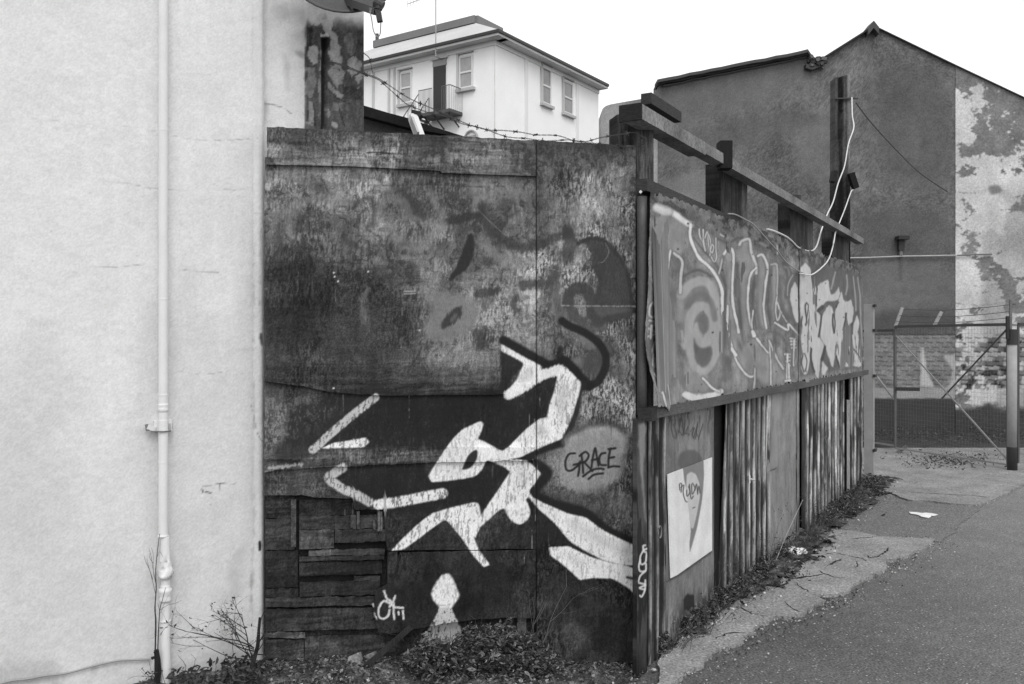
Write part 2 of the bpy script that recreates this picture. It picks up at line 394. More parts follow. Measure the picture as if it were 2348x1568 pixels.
# earth bank under the plywood fence and white wall
gridsurf('dirt_bank', np.arange(-4, 1.05, .018), np.arange(1.2, 5.2, .022),
         lambda X, Y: gz(X, Y) - .004 + .03 * (fbm(X * 9, Y * 9, 7) - .5) - .06 * sst(.45, .95, X),
         lambda X, Y: .34 + .35 * (fbm(X * 14, Y * 14, 8) - .5) + .2 * (rng.random(X.shape) - .5), M_EARTH)
VB = [GR(u, v) for u, v in D((300, 1345), (380, 1330), (480, 1265), (540, 1215), (700, 1135), (800, 1090), (900, 1040), (960, 960), (1080, 890), (1100, 800), (1200, 740), (1300, 680))]
VS = sorted(((x - SD.p[0]) * SD.d[0] + (y - SD.p[1]) * SD.d[1], (x - SD.p[0]) * SD.n[0] + (y - SD.p[1]) * SD.n[1]) for x, y in VB)
def vw(s): return np.interp(s, [a for a, b in VS], [b for a, b in VS])
def strip_mask(X, Y):
    d = side_dist(X, Y); s = (X - SD.p[0]) * SD.d[0] + (Y - SD.p[1]) * SD.d[1]
    return (d > -.3) & (s > -.1) & (s < 7) & (d < vw(s) + .16 * (fbm(s * 3, d * 4, 11) - .5) + .10 * (fbm(s * 14, d * 14, 15) - .5))
gridsurf('verge', np.arange(.3, 6.2, .025), np.arange(4.2, 11, .025),
         lambda X, Y: .014 + .05 * sst(.35, .0, side_dist(X, Y)) * fbm(X * 7, Y * 7, 12) + .015 * fbm(X * 20, Y * 20, 13),
         lambda X, Y: .22 + .3 * (fbm(X * 12, Y * 12, 14) - .5) + .2 * (rng.random(X.shape) - .5), M_EARTH, mask=strip_mask)

# ------------------------------------------------------------------ white building on the left, with its set-back end
wb = thing('white_building', (WL.p[0], WL.p[1], gz(WL.p[0], 0)), 'white rendered building with a drainpipe, its far end corner dark with peeling paint', 'building')
def wall_tone(U, V, S, Z):
    t = .865 + .02 * (fbm(S * 1.2, Z * 1.2, 20) - .5) + .022 * (fbm(S * 9, Z * 9, 21) - .5) + .03 * (fbm(S * 30, Z * 4, 19) - .5) * sst(.4, .7, fbm(S * 3, Z * 3, 18)) + .06 * (rng.random(U.shape) - .5) - .05 * sst(.52, .75, fbm(S * 1.4 + 3, Z * .5, 28, 4))
    pa = Paint(U, V, t, fbm(S * 30, Z * 30, 22))
    pa.poly([(575, -10), (606, -10), (606, 300), (602, 490), (592, 490), (585, 300)], .80, 8, .45)
    for pts in ([(60, 268), (200, 283), (300, 292), (352, 300), (440, 320), (500, 322), (590, 318)], [(200, 411), (290, 420), (350, 432), (430, 436)], [(490, 422), (520, 435), (560, 434)],
                [(190, 608), (260, 612), (330, 606)], [(412, 616), (450, 622), (500, 624)], [(410, 850), (470, 858), (540, 846)], [(583, 488), (606, 488)]):
        pa.stroke(pts, .7, .42, 1.2, .45, rag=.8)
    for pts in (I((1300, 218), (1400, 222), (1490, 205), (1600, 208)), I((1490, 205), (1482, 275)), I((1395, 360), (1480, 330)), [(574, 926), (582, 950), (585, 975), (592, 1000), (602, 1012)]):
        pa.stroke(pts, .8, .4, 1.1, .7, rag=1)
    for pts in (I((1368, 245), (1378, 265)), I((1395, 262), (1430, 268))): pa.stroke(pts, 3, .3, 1.5, .9, False)
    pa.poly([(592, 765), (600, 758), (603, 795), (595, 792)], .2, 3, .9, rag=3)
    pa.poly(I((1742, 585), (1768, 590), (1768, 650), (1748, 665)), .12, 2, .95, rag=1)
    pa.poly(I((1600, 620), (1680, 600), (1640, 760), (1660, 900), (1580, 1060), (1530, 1050), (1560, 900), (1530, 800)), .66, 14, .45, rag=10)
    pa.stroke([(583, 560), (581, 800), (584, 1100), (580, 1400)], 1, .6, 1.5, .5, rag=2)
    pa.stroke([(596, 500), (594, 700)], 1.5, .55, 2, .45, rag=3); pa.stroke([(578, 1260), (574, 1400)], 3, .5, 3, .5, rag=4)
    for _ in range(60):
        x, y = rng.random() * 600, 150 + rng.random() * 1350; pa.stroke([(x, y), (x + 2, y + 1)], .5, .5, 1.2, .5, False)
    t += -.10 * sst(1480, 1560, V) * sst(.4, .65, fbm(S * 10, Z * 10, 24)); t += -.12 * sst(1300, 1530, V) * sst(430, 600, U) * sst(.4, .7, fbm(S * 6, Z * 6, 29))
    return t
def wall_disp(S, Z):
    u = WL.uvof(S, Z)[0]; e = .004 * (fbm(S * 2, Z * 2, 25) - .5) + .0018 * (fbm(S * 26, Z * 26, 26) - .5)
    return e - .006 * np.exp(-((u - 584) / 4) ** 2) + .014 * sst(580, 592, u) - .018 * sst(599, 606, u)
sheet('front_wall', WL, 0, 606, 6.5, -.1, 0, .12, .0065, wall_tone, M_WALL, wb, wall_disp, srange=(WL.s(0) - .25, WL.s(606)))
sheet('front_wall', WL, 0, 0, 6.5, -.1, 0, .12, .25, lambda U, V, S, Z: .885 + 0 * U, M_WALL, wb, None, srange=(WL.s(0) - 4, WL.s(0) - .252))
sheet('rear_wing', WL, 0, 0, 6.5, -.1, -.1, 3, .5, lambda U, V, S, Z: .80 + 0 * U, M_WALL, wb, None, srange=(WL.s(0) - 4, WL.s(600) - .02))
def rec_tone(U, V, S, Z):
    t = .875 + .05 * (fbm(S * 8, Z * 8, 30) - .5) + .05 * (rng.random(U.shape) - .5)
    R = fbm(S * 12, Z * 9, 31, 5); pa = Paint(U, V, t, fbm(S * 22, Z * 22, 32))
    t -= .14 * sst(.5, .8, R) * sst(110, 40, V) * sst(570, 690, U)
    pa.stroke(J((1800, 712), (1880, 722), (1960, 745), (2000, 778), (2060, 765), (2100, 800)), 1, .4, 1.2, .6, rag=1.5)
    pa.poly(J((2020, 350), (2060, 345), (2095, 370), (2090, 405), (2050, 400)), .5, 5, .5, rag=6)
    pa.poly(J((1950, 380), (1975, 380), (2000, 560), (1985, 640), (1960, 600)), .62, 8, .35, rag=5)
    Y_ = conv(862, 0, 3.124); grain = .10 * (rng.random(U.shape) - .5)
    d = sst(697, 701, U + 4 * (fbm(Z * 20, Z * 0, 33) - .5)) * sst(30, 70, V + 26 * (R - .5))
    pee = .34 + .12 * (fbm(S * 60, Z * 14, 34) - .5) + .10 * (R - .5) + grain; pb = Paint(U, V, pee, fbm(S * 45, Z * 30, 35, 4))
    for q, tn in ((((900, 340), (960, 340), (980, 560), (900, 600)), .2), (((1470, 340), (1550, 340), (1550, 760), (1480, 700)), .27), (((1300, 1000), (1550, 1020), (1550, 1180), (1330, 1170)), .26),
                  (((890, 130), (1200, 130), (1180, 240), (1040, 270), (920, 200)), .6), (((1240, 130), (1540, 130), (1540, 200), (1400, 220)), .5), (((920, 190), (960, 195), (1035, 290), (980, 300), (915, 240)), .76), (((1080, 260), (1130, 190), (1200, 180), (1220, 240), (1180, 360), (1130, 400), (1090, 350)), .74),
                  (((1070, 418), (1150, 408), (1152, 440), (1080, 442)), .8), (((1160, 380), (1240, 370), (1290, 560), (1310, 760), (1240, 780), (1170, 720)), .68), (((930, 560), (1000, 520), (1020, 620), (1000, 760), (960, 770), (920, 680)), .68),
                  (((1150, 740), (1300, 780), (1340, 850), (1300, 1000), (1240, 1080), (1180, 900), (1150, 820)), .62), (((1380, 700), (1470, 660), (1530, 790), (1500, 850), (1420, 920), (1370, 850)), .62), (((1130, 980), (1200, 1010), (1300, 1120), (1290, 1165), (1220, 1110), (1140, 1050)), .6),
                  (((895, 800), (990, 800), (990, 960), (960, 1160), (895, 1150)), .52), (((895, 1180), (970, 1190), (965, 1480), (895, 1480)), .58), (((1450, 900), (1540, 870), (1500, 1030)), .62), (((1180, 1200), (1320, 1200), (1300, 1300), (1200, 1290)), .5), (((1125, 1265), (1165, 1290), (1150, 1365)), .64),
                  (((1180, 1430), (1270, 1470), (1240, 1510), (1170, 1450)), .66), (((1320, 420), (1400, 380), (1440, 500), (1440, 640), (1380, 640), (1340, 520)), .46), (((1040, 900), (1060, 900), (1050, 1200), (1030, 1400)), .55), (((1060, 600), (1080, 590), (1070, 800), (1050, 820)), .6)):
        pb.poly(Y_(*q), tn + .12 * (fbm(S * 50, Z * 40, 37) - .5) + grain, 1.4, .92, rag=5.5, n=0)
    pb.poly(Y_((1050, 440), (1170, 440), (1160, 540), (1110, 610), (1075, 570)), .13, 2, .95, rag=1.5)
    for q, w in ((((1100, 580), (1085, 800), (1095, 1100), (1080, 1500)), 7), (((1110, 900), (1130, 1030), (1200, 1120), (1290, 1180), (1400, 1220)), 1.5), (((1150, 760), (1180, 800), (1280, 830)), 1.5), (((1260, 1200), (1290, 1350), (1340, 1500)), 1.2), (((900, 780), (960, 790), (1000, 760)), 1.5), (((905, 1300), (902, 1420)), 4), (((960, 1200), (985, 1300), (990, 1480)), 2.5)):
        pb.stroke(Y_(*q), w, .17, 1.4, .85, rag=1.5)
    pa.poly(Y_((500, 60), (900, 60), (900, 300), (820, 260), (600, 160)), .70, 12, .5, rag=12); pa.poly(Y_((330, 1250), (430, 1180), (420, 1460), (330, 1460)), .66, 8, .55, rag=8)
    t = t * (1 - d) + pee * d
    return t
def rec_disp(S, Z):
    u = RW.uvof(S, Z)[0]; v = RW.uvof(S, Z)[1]
    return .002 * (fbm(S * 30, Z * 30, 38) - .5) + .012 * sst(700, 701, u) - .02 * sst(734, 736, u) * (1 - sst(746, 748, u)) * sst(88, 92, v)
sheet('end_wall', RW, 598, 832, 6.5, -.1, 0, 2.6, .006, rec_tone, M_WALL, wb, rec_disp)

# drainpipe
ps = WL.s(371); pc = WL.pt(ps, 0, .045)
zz = lambda v: EYE - (v - CY) / F * pc[1]
dp = thing('drainpipe', (pc[0], pc[1], zz(1575)), 'white painted drainpipe with an ornate lump near its foot on the white wall', 'pipe')
r0 = .0195
prof = [(6.4, r0)]
for v, r in ((297, 0), (299, 1), (301, 0), (684, 0), (686, 1), (688, 0), (903, 0), (905, .3), (908, 0), (925, 0), (926, .35), (930, .3), (934, 0), (936, .3), (943, .3), (944, -.05), (962, -.05), (963, .15), (988, .15), (989, 0), (1056, 0), (1058, .12), (1061, 0)):
    prof.append((zz(v), r0 + (.0015 if r == 1 else r * .006)))
for v, r in ((1226, .0195), (1228, .0245), (1231, .0215)): prof.append((zz(v), r))
mb = MB(); cpts = prof
mb.lathe((pc[0], pc[1]), cpts[::-1], .875); mb.build('upper_pipe', M_PAINT, dp, True)
mb = MB()
pr = [(1231, .020), (1262, .022), (1285, .0265), (1298, .032), (1306, .037), (1318, .037), (1325, .031), (1327, .022), (1341, .020), (1343, .024), (1347, .021), (1349, .030), (1356, .030), (1364, .025), (1368, .0245), (1374, .0275), (1378, .0275), (1379, .021), (1420, .023), (1422, .026), (1425, .0255), (1426, .0235), (1500, .0255), (1620, .027)]
mb.lathe((pc[0] + .009, pc[1]), [(zz(v), r * .88) for v, r in pr][::-1], .875)
for i in range(len(mb.v)):
    x, y, z = mb.v[i]
    if zz(1326) < z < zz(1280): mb.v[i] = (x + .006 * (random.random() - .5), y + .006 * (random.random() - .5), z + .003 * (random.random() - .5))
mb.build('foot_pipe', M_PAINT, dp, True)
mb = MB()
bz = zz(978)
pbox(mb, WL, ps - .036, ps + .036, zz(990), zz(965), -.002, .034, .86)
mb.bar(WL.pt(ps - .062, bz + .002, .03), WL.pt(ps - .03, bz - .01, .03), .022, .02, .84); mb.bar(WL.pt(ps - .064, bz + .012, .03), WL.pt(ps - .06, bz - .016, .034), .012, .012, .45)
mb.bar(WL.pt(ps + .03, bz + .012, .03), WL.pt(ps + .033, bz - .012, .03), .006, .03, .7)
mb.tube([WL.pt(ps - .05, bz - .018, .05), WL.pt(ps + .0, bz - .019, .072), WL.pt(ps + .03, bz - .019, .05)], .003, .4)
mb.build('wall_bracket', M_PAINT, dp)

# satellite dish on the end wall
dc = W(788, -52, 4.02)
sdh = thing('satellite_dish', dc, 'dark underside of a satellite dish fixed high on the white building above the peeling corner', 'satellite dish')
mb = MB(); ax = Vector((.12, -.75, .35)).normalized(); x = ax.cross(Vector((0, 0, 1))).normalized(); y = x.cross(ax)
vsd = []; fsd = []
RN, TN = 10, 40
for lay in (0, 1):
    for i in range(RN + 1):
        r = .25 * i / RN
        for j in range(TN):
            t = 2 * math.pi * j / TN; p = dc + x * r * math.cos(t) + y * r * 1.05 * math.sin(t) + ax * (r * r * .9 - lay * .006); vsd.append(tuple(p))
    b = lay * (RN + 1) * TN
    for i in range(RN):
        for j in range(TN):
            q = (b + i * TN + j, b + i * TN + (j + 1) % TN, b + (i + 1) * TN + (j + 1) % TN, b + (i + 1) * TN + j); fsd.append(q if lay == 0 else q[::-1])
b = (RN + 1) * TN
for j in range(TN): fsd.append((RN * TN + j, RN * TN + (j + 1) % TN, b + RN * TN + (j + 1) % TN, b + RN * TN + j))
link('dish', vsd, fsd, float(lin(.26)), M_METAL, sdh, True)  # dark tone has the shade of the underside painted in
mb = MB(); mb.bar(dc - ax * .01, W(775, -40, 4.2), .04, .05, .2); mb.build('mounting', M_METAL, sdh)
mb = MB(); mb.bar(W(815, 15, 3.9), W(858, 24, 3.62), .024, .016, .5); mb.bar(W(790, 2, 3.95), W(860, 26, 3.6), .012, .03, .25); mb.build('arm', M_METAL, sdh)
mb = MB(); mb.tube([W(870, -4, 3.6), W(868, 16, 3.6), W(867, 22, 3.6)], .016, .2, 12); mb.tube([W(860, 4, 3.6), W(878, 14, 3.6)], .022, .24, 12, .018); mb.bar(W(866, 22, 3.6), W(871, 50, 3.6), .022, .022, .17); mb.build('receiver', M_METAL, sdh)
mb = MB(); mb.tube(smooth_pts([W(848, 26, 3.62), W(852, 45, 3.62), W(856, 70, 3.62), W(864, 84, 3.62), W(871, 78, 3.62), W(873, 52, 3.6)]), .0022, .55, 6); mb.build('cable', M_METAL, sdh)

# ------------------------------------------------------------------ the plywood fence facing the viewer
KX = lambda x: (980 + x / 1.5653) / 1.63613
KY = lambda y: (440 + y / 1.5653) / 1.63613
TU = tabl([KX(x) for x in (30, 250, 500, 700, 850, 1000, 1150, 1300, 1450, 1600, 1622, 1750, 1870, 2000, 2150)],
  [KY(y) for y in (60, 130, 200, 270, 340, 420, 500, 600, 700, 800, 880, 950, 1050, 1150, 1250, 1350, 1450, 1500, 1580, 1700, 1850, 2000, 2100, 2300, 2500, 2700, 2870, 3000, 3070, 3250)],
 [[.3, .25, .27, .22, .24, .24, .22, .22, .22, .22, .22, .25, .25, .22, .22],
  [.26, .25, .33, .3, .38, .35, .28, .33, .3, .25, .22, .25, .25, .22, .22],
  [.4, .33, .36, .45, .45, .38, .45, .43, .42, .38, .3, .32, .33, .26, .3],
  [.28, .35, .38, .35, .38, .42, .42, .43, .42, .38, .37, .36, .52, .33, .35],
  [.4, .38, .42, .42, .45, .42, .42, .42, .42, .4, .38, .36, .54, .4, .38],
  [.38, .35, .42, .46, .45, .42, .42, .48, .44, .42, .36, .4, .54, .42, .38],
  [.47, .5, .44, .46, .38, .40, .42, .42, .44, .42, .35, .46, .54, .42, .4],
  [.44, .46, .42, .52, .5, .52, .38, .38, .42, .45, .35, .46, .5, .44, .4],
  [.42, .46, .4, .5, .53, .52, .40, .4, .4, .44, .36, .42, .46, .4, .38],
  [.42, .35, .32, .42, .49, .49, .42, .35, .5, .5, .4, .35, .5, .3, .38],
  [.25, .2, .2, .28, .42, .47, .42, .3, .48, .52, .4, .45, .52, .36, .34],
  [.24, .2, .17, .2, .32, .38, .3, .4, .42, .47, .32, .42, .45, .36, .28],
  [.3, .18, .2, .18, .25, .42, .45, .42, .35, .52, .38, .38, .4, .36, .3],
  [.2, .17, .18, .2, .22, .38, .45, .42, .42, .5, .33, .38, .38, .34, .32],
  [.2, .17, .22, .22, .2, .42, .42, .32, .4, .46, .4, .38, .42, .46, .36],
  [.24, .18, .2, .2, .24, .35, .38, .28, .38, .4, .42, .35, .32, .28, .42],
  [.3, .25, .22, .22, .25, .33, .36, .38, .35, .35, .4, .3, .3, .27, .42],
  [.25, .2, .2, .2, .22, .28, .33, .33, .3, .3, .3, .25, .3, .35, .42],
  [.25, .18, .16, .17, .2, .22, .22, .22, .2, .2, .2, .2, .42, .42, .42],
  [.42, .38, .24, .16, .16, .16, .16, .17, .16, .16, .16, .2, .45, .4, .42],
  [.42, .35, .18, .16, .16, .17, .16, .18, .16, .16, .16, .3, .4, .4, .40],
  [.33, .30, .33, .34, .3, .28, .26, .2, .16, .16, .35, .40, .42, .42, .42],
  [.25, .25, .18, .16, .16, .17, .16, .16, .16, .16, .38, .42, .42, .42, .42],
  [.30, .34, .2, .16, .16, .16, .2, .2, .18, .16, .16, .22, .32, .42, .44],
  [.24, .28, .22, .2, .16, .16, .16, .2, .2, .2, .15, .15, .15, .16, .2],
  [.24, .24, .2, .2, .16, .16, .17, .2, .2, .16, .16, .16, .15, .14, .15],
  [.24, .25, .2, .2, .17, .16, .16, .19, .22, .18, .20, .24, .18, .25, .22],
  [.26, .25, .2, .17, .16, .16, .16, .18, .2, .18, .2, .24, .26, .15, .27],
  [.24, .24, .2, .18, .16, .16, .16, .18, .2, .18, .2, .24, .28, .16, .27],
  [.24, .24, .2, .2, .16, .16, .16, .18, .18, .18, .14, .16, .2, .22, .18]])
WH = .90
def fence_paint(U, V, S, Z, wood=None, board=.0):
    a = fbm(S * 7, Z * 7, 50); b = fbm(S * 7 + 31, Z * 7, 51)
    T = TU(U + 22 * (a - .5), V + 30 * (b - .5)) * np.where(V < 840, 1.10, 1.0) if wood is None else np.full(U.shape, wood)
    w1 = fbm(S * 13, Z * 13, 64, 3); w2 = fbm(S * 40, Z * 40, 65, 2); c8, s8 = .83, .56
    st = fbm(S * 85 + 1.2 * w1, Z * 17 + 3 * w1, 52, 4); gr = fbm(S * 6 + w1, Z * 120 + 1.5 * w1, 53, 3)
    bl = fbm((S * c8 + Z * s8) * 17, (Z * c8 - S * s8) * 17, 54, 5); sp = rng.random(U.shape)
    fl = fbm(S * 190 + 1.5 * w1, Z * 52 + 3 * w1, 66, 3, .7)
    patch = sst(.46, .72, fbm(S * 5 + 9, Z * 7, 68, 4)); amp = .05 + .44 * T
    big = fbm(S * 3.2 + w1 * .6, Z * 3.6 + w1 * .6, 69, 4)
    T = T + amp * (.42 * (st - .5) + .42 * (bl - .5) + (.08 + .8 * board) * (gr - .5)) + .10 * (sp - .5)
    T = T + (.22 + .7 * patch) * amp * (.42 + .35 * (U > 1229)) * (1 if wood is None else .5) * (sst(.52, .68, fl) - sst(.48, .32, fl))                # flaking paint, pale wood against dark film
    T = T + .28 * T / .45 * (big - .5) - .01
    T = T - .10 * sst(.66, .74, fbm(S * 45 + w1 * 5, Z * 9 + w2, 67, 3)) * (T > .3)
    R = fbm(S * 150 + w1, Z * 45 + 3 * w1, 55, 4, .6)
    pa = Paint(U, V, T, R)
    if wood is None or wood == .161:
        # older marks, dark on the weathered upper sheets
        dk = .20
        pa.stroke(K((1075, 618), (1150, 600), (1230, 580), (1290, 570)), 18, dk, 4, .78, rag=4)
        pa.stroke(K((1290, 530), (1330, 640), (1400, 700), (1480, 755), (1560, 765), (1640, 745), (1740, 700), (1800, 680)), 20, .23, 5, .72, rag=4)
        pa.stroke(K((820, 440), (880, 540), (920, 590)), 24, .25, 5, .75, rag=3)
        pa.poly(K((1225, 670), (1250, 700), (1250, 790), (1215, 890), (1150, 930), (1105, 970), (1100, 945), (1150, 870), (1185, 770)), .17, 3, .93, rag=2)
        pa.poly(K((1235, 1030), (1300, 1000), (1390, 1000), (1410, 1030), (1340, 1055), (1260, 1065)), .2, 4, .75, rag=5)
        pa.poly(K((960, 1030), (1000, 1080), (985, 1180), (955, 1260), (990, 1310), (1100, 1300), (1230, 1260), (1290, 1150), (1260, 1060), (1150, 1040)), .47, 10, .85, rag=4)
        pa.stroke(K((960, 1300), (1080, 1302), (1200, 1280)), 10, .5, 5, .5, rag=4)
        pa.poly(K((1050, 1245), (1070, 1180), (1130, 1120), (1180, 1110), (1175, 1170), (1110, 1230)), .2, 4, .85, rag=5)
        pa.poly(K((1100, 1190), (1140, 1145), (1160, 1160), (1120, 1210)), .4, 3, .7, rag=4)
        pa.poly(K((1260, 1070), (1370, 1040), (1360, 1100), (1310, 1150)), .33, 8, .6, rag=4)
        pa.stroke(K((1500, 1050), (1480, 1100), (1500, 1130)), 14, .2, 5, .6, rag=5)
        pa.stroke(K((1540, 985), (1620, 975), (1700, 960), (1730, 900)), 20, .22, 6, .7, rag=5)
        pa.stroke(K((1280, 1270), (1285, 1340)), 22, .2, 5, .7, rag=6)
        pa.stroke(K((900, 590), (1000, 625), (1080, 640)), 12, .52, 6, .5, rag=4); pa.stroke(K((990, 440), (1040, 540), (1060, 640)), 18, .52, 8, .55, rag=4)
        pa.stroke(K((1240, 360), (1260, 450), (1250, 540)), 14, .55, 7, .5, rag=3)
        for q, w in ((((690, 600), (700, 520), (760, 480), (830, 500), (860, 580)), 22), (((760, 650), (800, 720), (880, 760), (960, 740), (1040, 660)), 26), (((150, 560), (230, 500), (380, 470), (520, 500)), 20), (((180, 700), (160, 620), (200, 560)), 18), (((1290, 720), (1360, 800), (1480, 860), (1580, 840)), 24), (((1270, 480), (1400, 440), (1560, 450)), 16), (((620, 1010), (590, 1090), (610, 1200)), 12)):
            pa.stroke(K(*q), w, .53, 8, .5, rag=5)
        for q, w in ((((560, 500), (640, 480), (660, 560), (640, 640)), 14), (((870, 460), (940, 560), (960, 600)), 14), (((1400, 520), (1470, 500), (1490, 560), (1440, 580)), 10), (((100, 640), (110, 760), (90, 860)), 12), (((480, 700), (560, 760), (680, 800)), 14)):
            pa.stroke(K(*q), w, .25, 6, .6, rag=5)
        for q in (((900, 300), (1000, 306), (1200, 312)), ((50, 850), (300, 846), (600, 860)), ((20, 940), (400, 946), (800, 944), (1000, 950)), ((700, 400), (1000, 396), (1300, 410)), ((100, 1440), (500, 1452), (900, 1440))): pa.stroke(K(*q), 1.6, .16, 1.6, .55, rag=1.5)
        # the dark hooked figure on the tall sheet
        pa.stroke(K((1795, 670), (1820, 740), (1790, 820)), 34, .22, 8, .75, rag=5)
        pa.poly(K((1860, 720), (1940, 700), (2020, 720), (2080, 790), (2130, 870), (2160, 960), (2178, 1040), (2180, 1130), (2165, 1175), (2100, 1190), (2000, 1215), (1960, 1180), (1955, 1050), (1980, 960), (1940, 880), (1935, 790), (1900, 745)), .235, 4, .88, rag=3, n=1)
        pa.stroke(K((1860, 740), (1930, 712), (2010, 722), (2080, 790), (2140, 890), (2170, 1030), (2178, 1140)), 9, .2, 3, .8)
        pa.stroke(K((1730, 900), (1720, 980), (1730, 1080), (1760, 1170), (1790, 1210)), 26, .30, 7, .65, rag=3)
        pa.stroke(K((1800, 1090), (1805, 1040), (1850, 1005), (1910, 1015), (1935, 1070), (1945, 1150), (1975, 1200)), 27, .24, 4, .88, rag=2)
        pa.stroke(K((1800, 1080), (1825, 1150), (1870, 1195), (1940, 1235), (2000, 1230)), 24, .28, 4, .8, rag=2)
        pa.poly(K((1960, 1130), (2000, 1110), (2170, 1112), (2180, 1150), (2150, 1180), (2050, 1190), (1990, 1220), (1950, 1200)), .26, 3, .85)
        pa.poly(K((1940, 1115), (1990, 1110), (2160, 1118), (2165, 1140), (2030, 1160), (1990, 1180)), .36, 4, .6)
        pa.stroke(K((1755, 1105), (1870, 1107), (2000, 1108), (2205, 1110)), 2.2, .62, 1.2, .7, rag=1.6)
        pa.poly(K((1800, 1210), (1900, 1240), (2000, 1310), (2040, 1420), (2020, 1500), (1940, 1560), (1860, 1440), (1930, 1400), (1960, 1340), (1880, 1270)), .29, 8, .75)
        pa.poly(K((1880, 1260), (1945, 1310), (1965, 1360), (1910, 1370), (1860, 1300)), .46, 6, .7, rag=4)
        pa.poly(K((1870, 1400), (1890, 1440), (1880, 1480), (1820, 1420)), .46, 5, .7)
        pa.stroke(K((1765, 1195), (1810, 1225), (1900, 1265), (1980, 1325), (2022, 1400), (2015, 1480), (1975, 1550), (1925, 1580)), 18, .13, 3, .95)
        for q in ((425, 912), (430, 935), (450, 963), (627, 906), (928, 1250), (424, 1590)):
            pa.stroke(K(q, (q[0] + 1, q[1])), 4, .85, 1, .95, False)
        pa.stroke(K((838, 1022), (905, 1020)), 2.4, .7, 1, .8, False); pa.stroke(K((840, 1036), (905, 1034)), 2.4, .7, 1, .8, False)
        pa.stroke(K((620, 208), (680, 205), (760, 213)), 3, .12, 1.5, .8)
        for p in (((215, 905), (212, 1020)), ((433, 965), (436, 1080)), ((1760, 600), (1765, 900)), ((1757, 900), (1760, 1100)), ((1975, 240), (1972, 600)), ((1470, 1190), (1475, 1320)), ((1475, 460), (1478, 560))):
            pa.stroke(K(*p), 1.3, .6, 1, .6, False, rag=1.5)
        for p in (((1510, 1250), (1555, 1315)), ((1610, 870), (1700, 890), (1770, 905), (1830, 885), (1870, 880)), ((1270, 540), (1350, 620), (1430, 690)), ((2020, 740), (2040, 790), (2010, 845), (1975, 855)), ((85, 160), (105, 170), (120, 190))):
            pa.stroke(K(*p), .9, .66, .9, .7)
        pa.poly(K((2060, 1240), (2180, 1240), (2200, 1300), (2120, 1290)), .3, 6, .6)
    # black ground of the big figure
    bk = .125
    pa.poly(A((440, 905), (730, 905), (1460, 910), (1480, 950), (1650, 880), (1790, 800), (1770, 900), (1715, 1040), (1600, 1110), (1460, 1235), (1350, 1180), (1300, 1215), (1100, 1225), (700, 1225), (380, 1225), (180, 1225), (210, 1000)), bk, 10, .75, rag=6, n=0, wear=.5)
    pa.poly(A((500, 1325), (1000, 1300), (1030, 1430), (1300, 1400), (1370, 1300), (1510, 1350), (1450, 1440), (1340, 1600), (1200, 1560), (1040, 1610), (800, 1600), (560, 1500), (470, 1400)), bk, 8, .8, rag=5, n=0, wear=.5)
    pa.poly(A((1660, 1500), (1760, 1640), (1950, 1840), (2240, 1915), (2240, 1995), (1900, 1820), (1720, 1790), (1660, 1700)), .14, 10, .7, rag=4)
    pa.poly(A((1450, 620), (1560, 690), (1590, 730), (1500, 840), (1480, 920), (1450, 900)), bk, 5, .85, rag=3, n=0)
    pa.poly(A((1690, 735), (1720, 710), (1800, 730), (1790, 800), (1700, 840), (1640, 880), (1690, 790)), .13, 4, .9, n=0)
    pa.stroke(A((180, 1250), (330, 1190), (480, 1080), (620, 960), (700, 900)), 50, .17, 14, .6, rag=4)
    blk = lambda pts, w, s=4, al=.95, v=.12: pa.stroke(pts, w, v, s, al)
    blk(A((1470, 590), (1540, 630), (1620, 675), (1690, 715), (1740, 735), (1820, 715)), 22)
    blk(A((1690, 760), (1710, 745)), 28)
    blk(A((1830, 715), (1880, 770), (1935, 830), (1965, 855)), 26)
    blk(A((1935, 850), (1905, 900), (1893, 1000), (1860, 1090), (1835, 1160), (1815, 1190)), 19, 4, .85, .15)
    blk(A((1815, 1188), (1740, 1210), (1660, 1240), (1590, 1262)), 20, 4)
    blk(A((1590, 1292), (1650, 1310), (1705, 1345), (1725, 1375), (1690, 1420), (1640, 1470)), 24, 5)
    blk(A((1640, 1470), (1665, 1510), (1740, 1545), (1850, 1575), (1950, 1605), (2050, 1690), (2150, 1745), (2250, 1790)), 24, 5)
    blk(A((1800, 640), (1805, 710)), 14, 4, .8)
    # light haze behind the name
    pa.poly(A((1830, 1200), (1900, 1130), (2020, 1100), (2130, 1110), (2180, 1180), (2185, 1280), (2170, 1380), (2080, 1450), (1950, 1485), (1850, 1450), (1800, 1370), (1810, 1270)), .61, 12, .72, rag=5)
    pa.stroke(A((1840, 1180), (1940, 1115), (2070, 1110), (2150, 1150), (2175, 1230)), 20, .66, 8, .55, rag=3)
    pa.stroke(A((1880, 1130), (1980, 1085), (2100, 1075), (2190, 1130)), 12, .2, 7, .55)
    wl = lambda pts, rag=1.0, soft=2.4, n=2, t=WH, al=.97, wear=.22: pa.poly(pts, t, soft, al, rag=rag, n=n, wear=wear)
    wl(A((1455, 610), (1500, 635), (1610, 698), (1692, 738), (1690, 790), (1640, 840), (1560, 890), (1515, 926), (1480, 905), (1500, 875), (1545, 820), (1590, 725), (1530, 690), (1455, 652)), n=1)
    pa.stroke(A((1500, 908), (1580, 865), (1680, 800), (1800, 762)), 24, WH, 3, .95, rag=2)
    pa.poly(A((1580, 760), (1640, 745), (1640, 810), (1560, 850)), .7, 8, .5)
    wl(A((1790, 750), (1828, 740), (1875, 785), (1925, 838), (1905, 930), (1870, 1040), (1835, 1120), (1808, 1170), (1750, 1150), (1700, 1090), (1718, 1040), (1740, 960), (1768, 880), (1785, 800)), n=1, wear=.4)
    pa.poly(A((1800, 830), (1870, 880), (1850, 980), (1800, 1060), (1770, 960)), .72, 12, .6, rag=4)
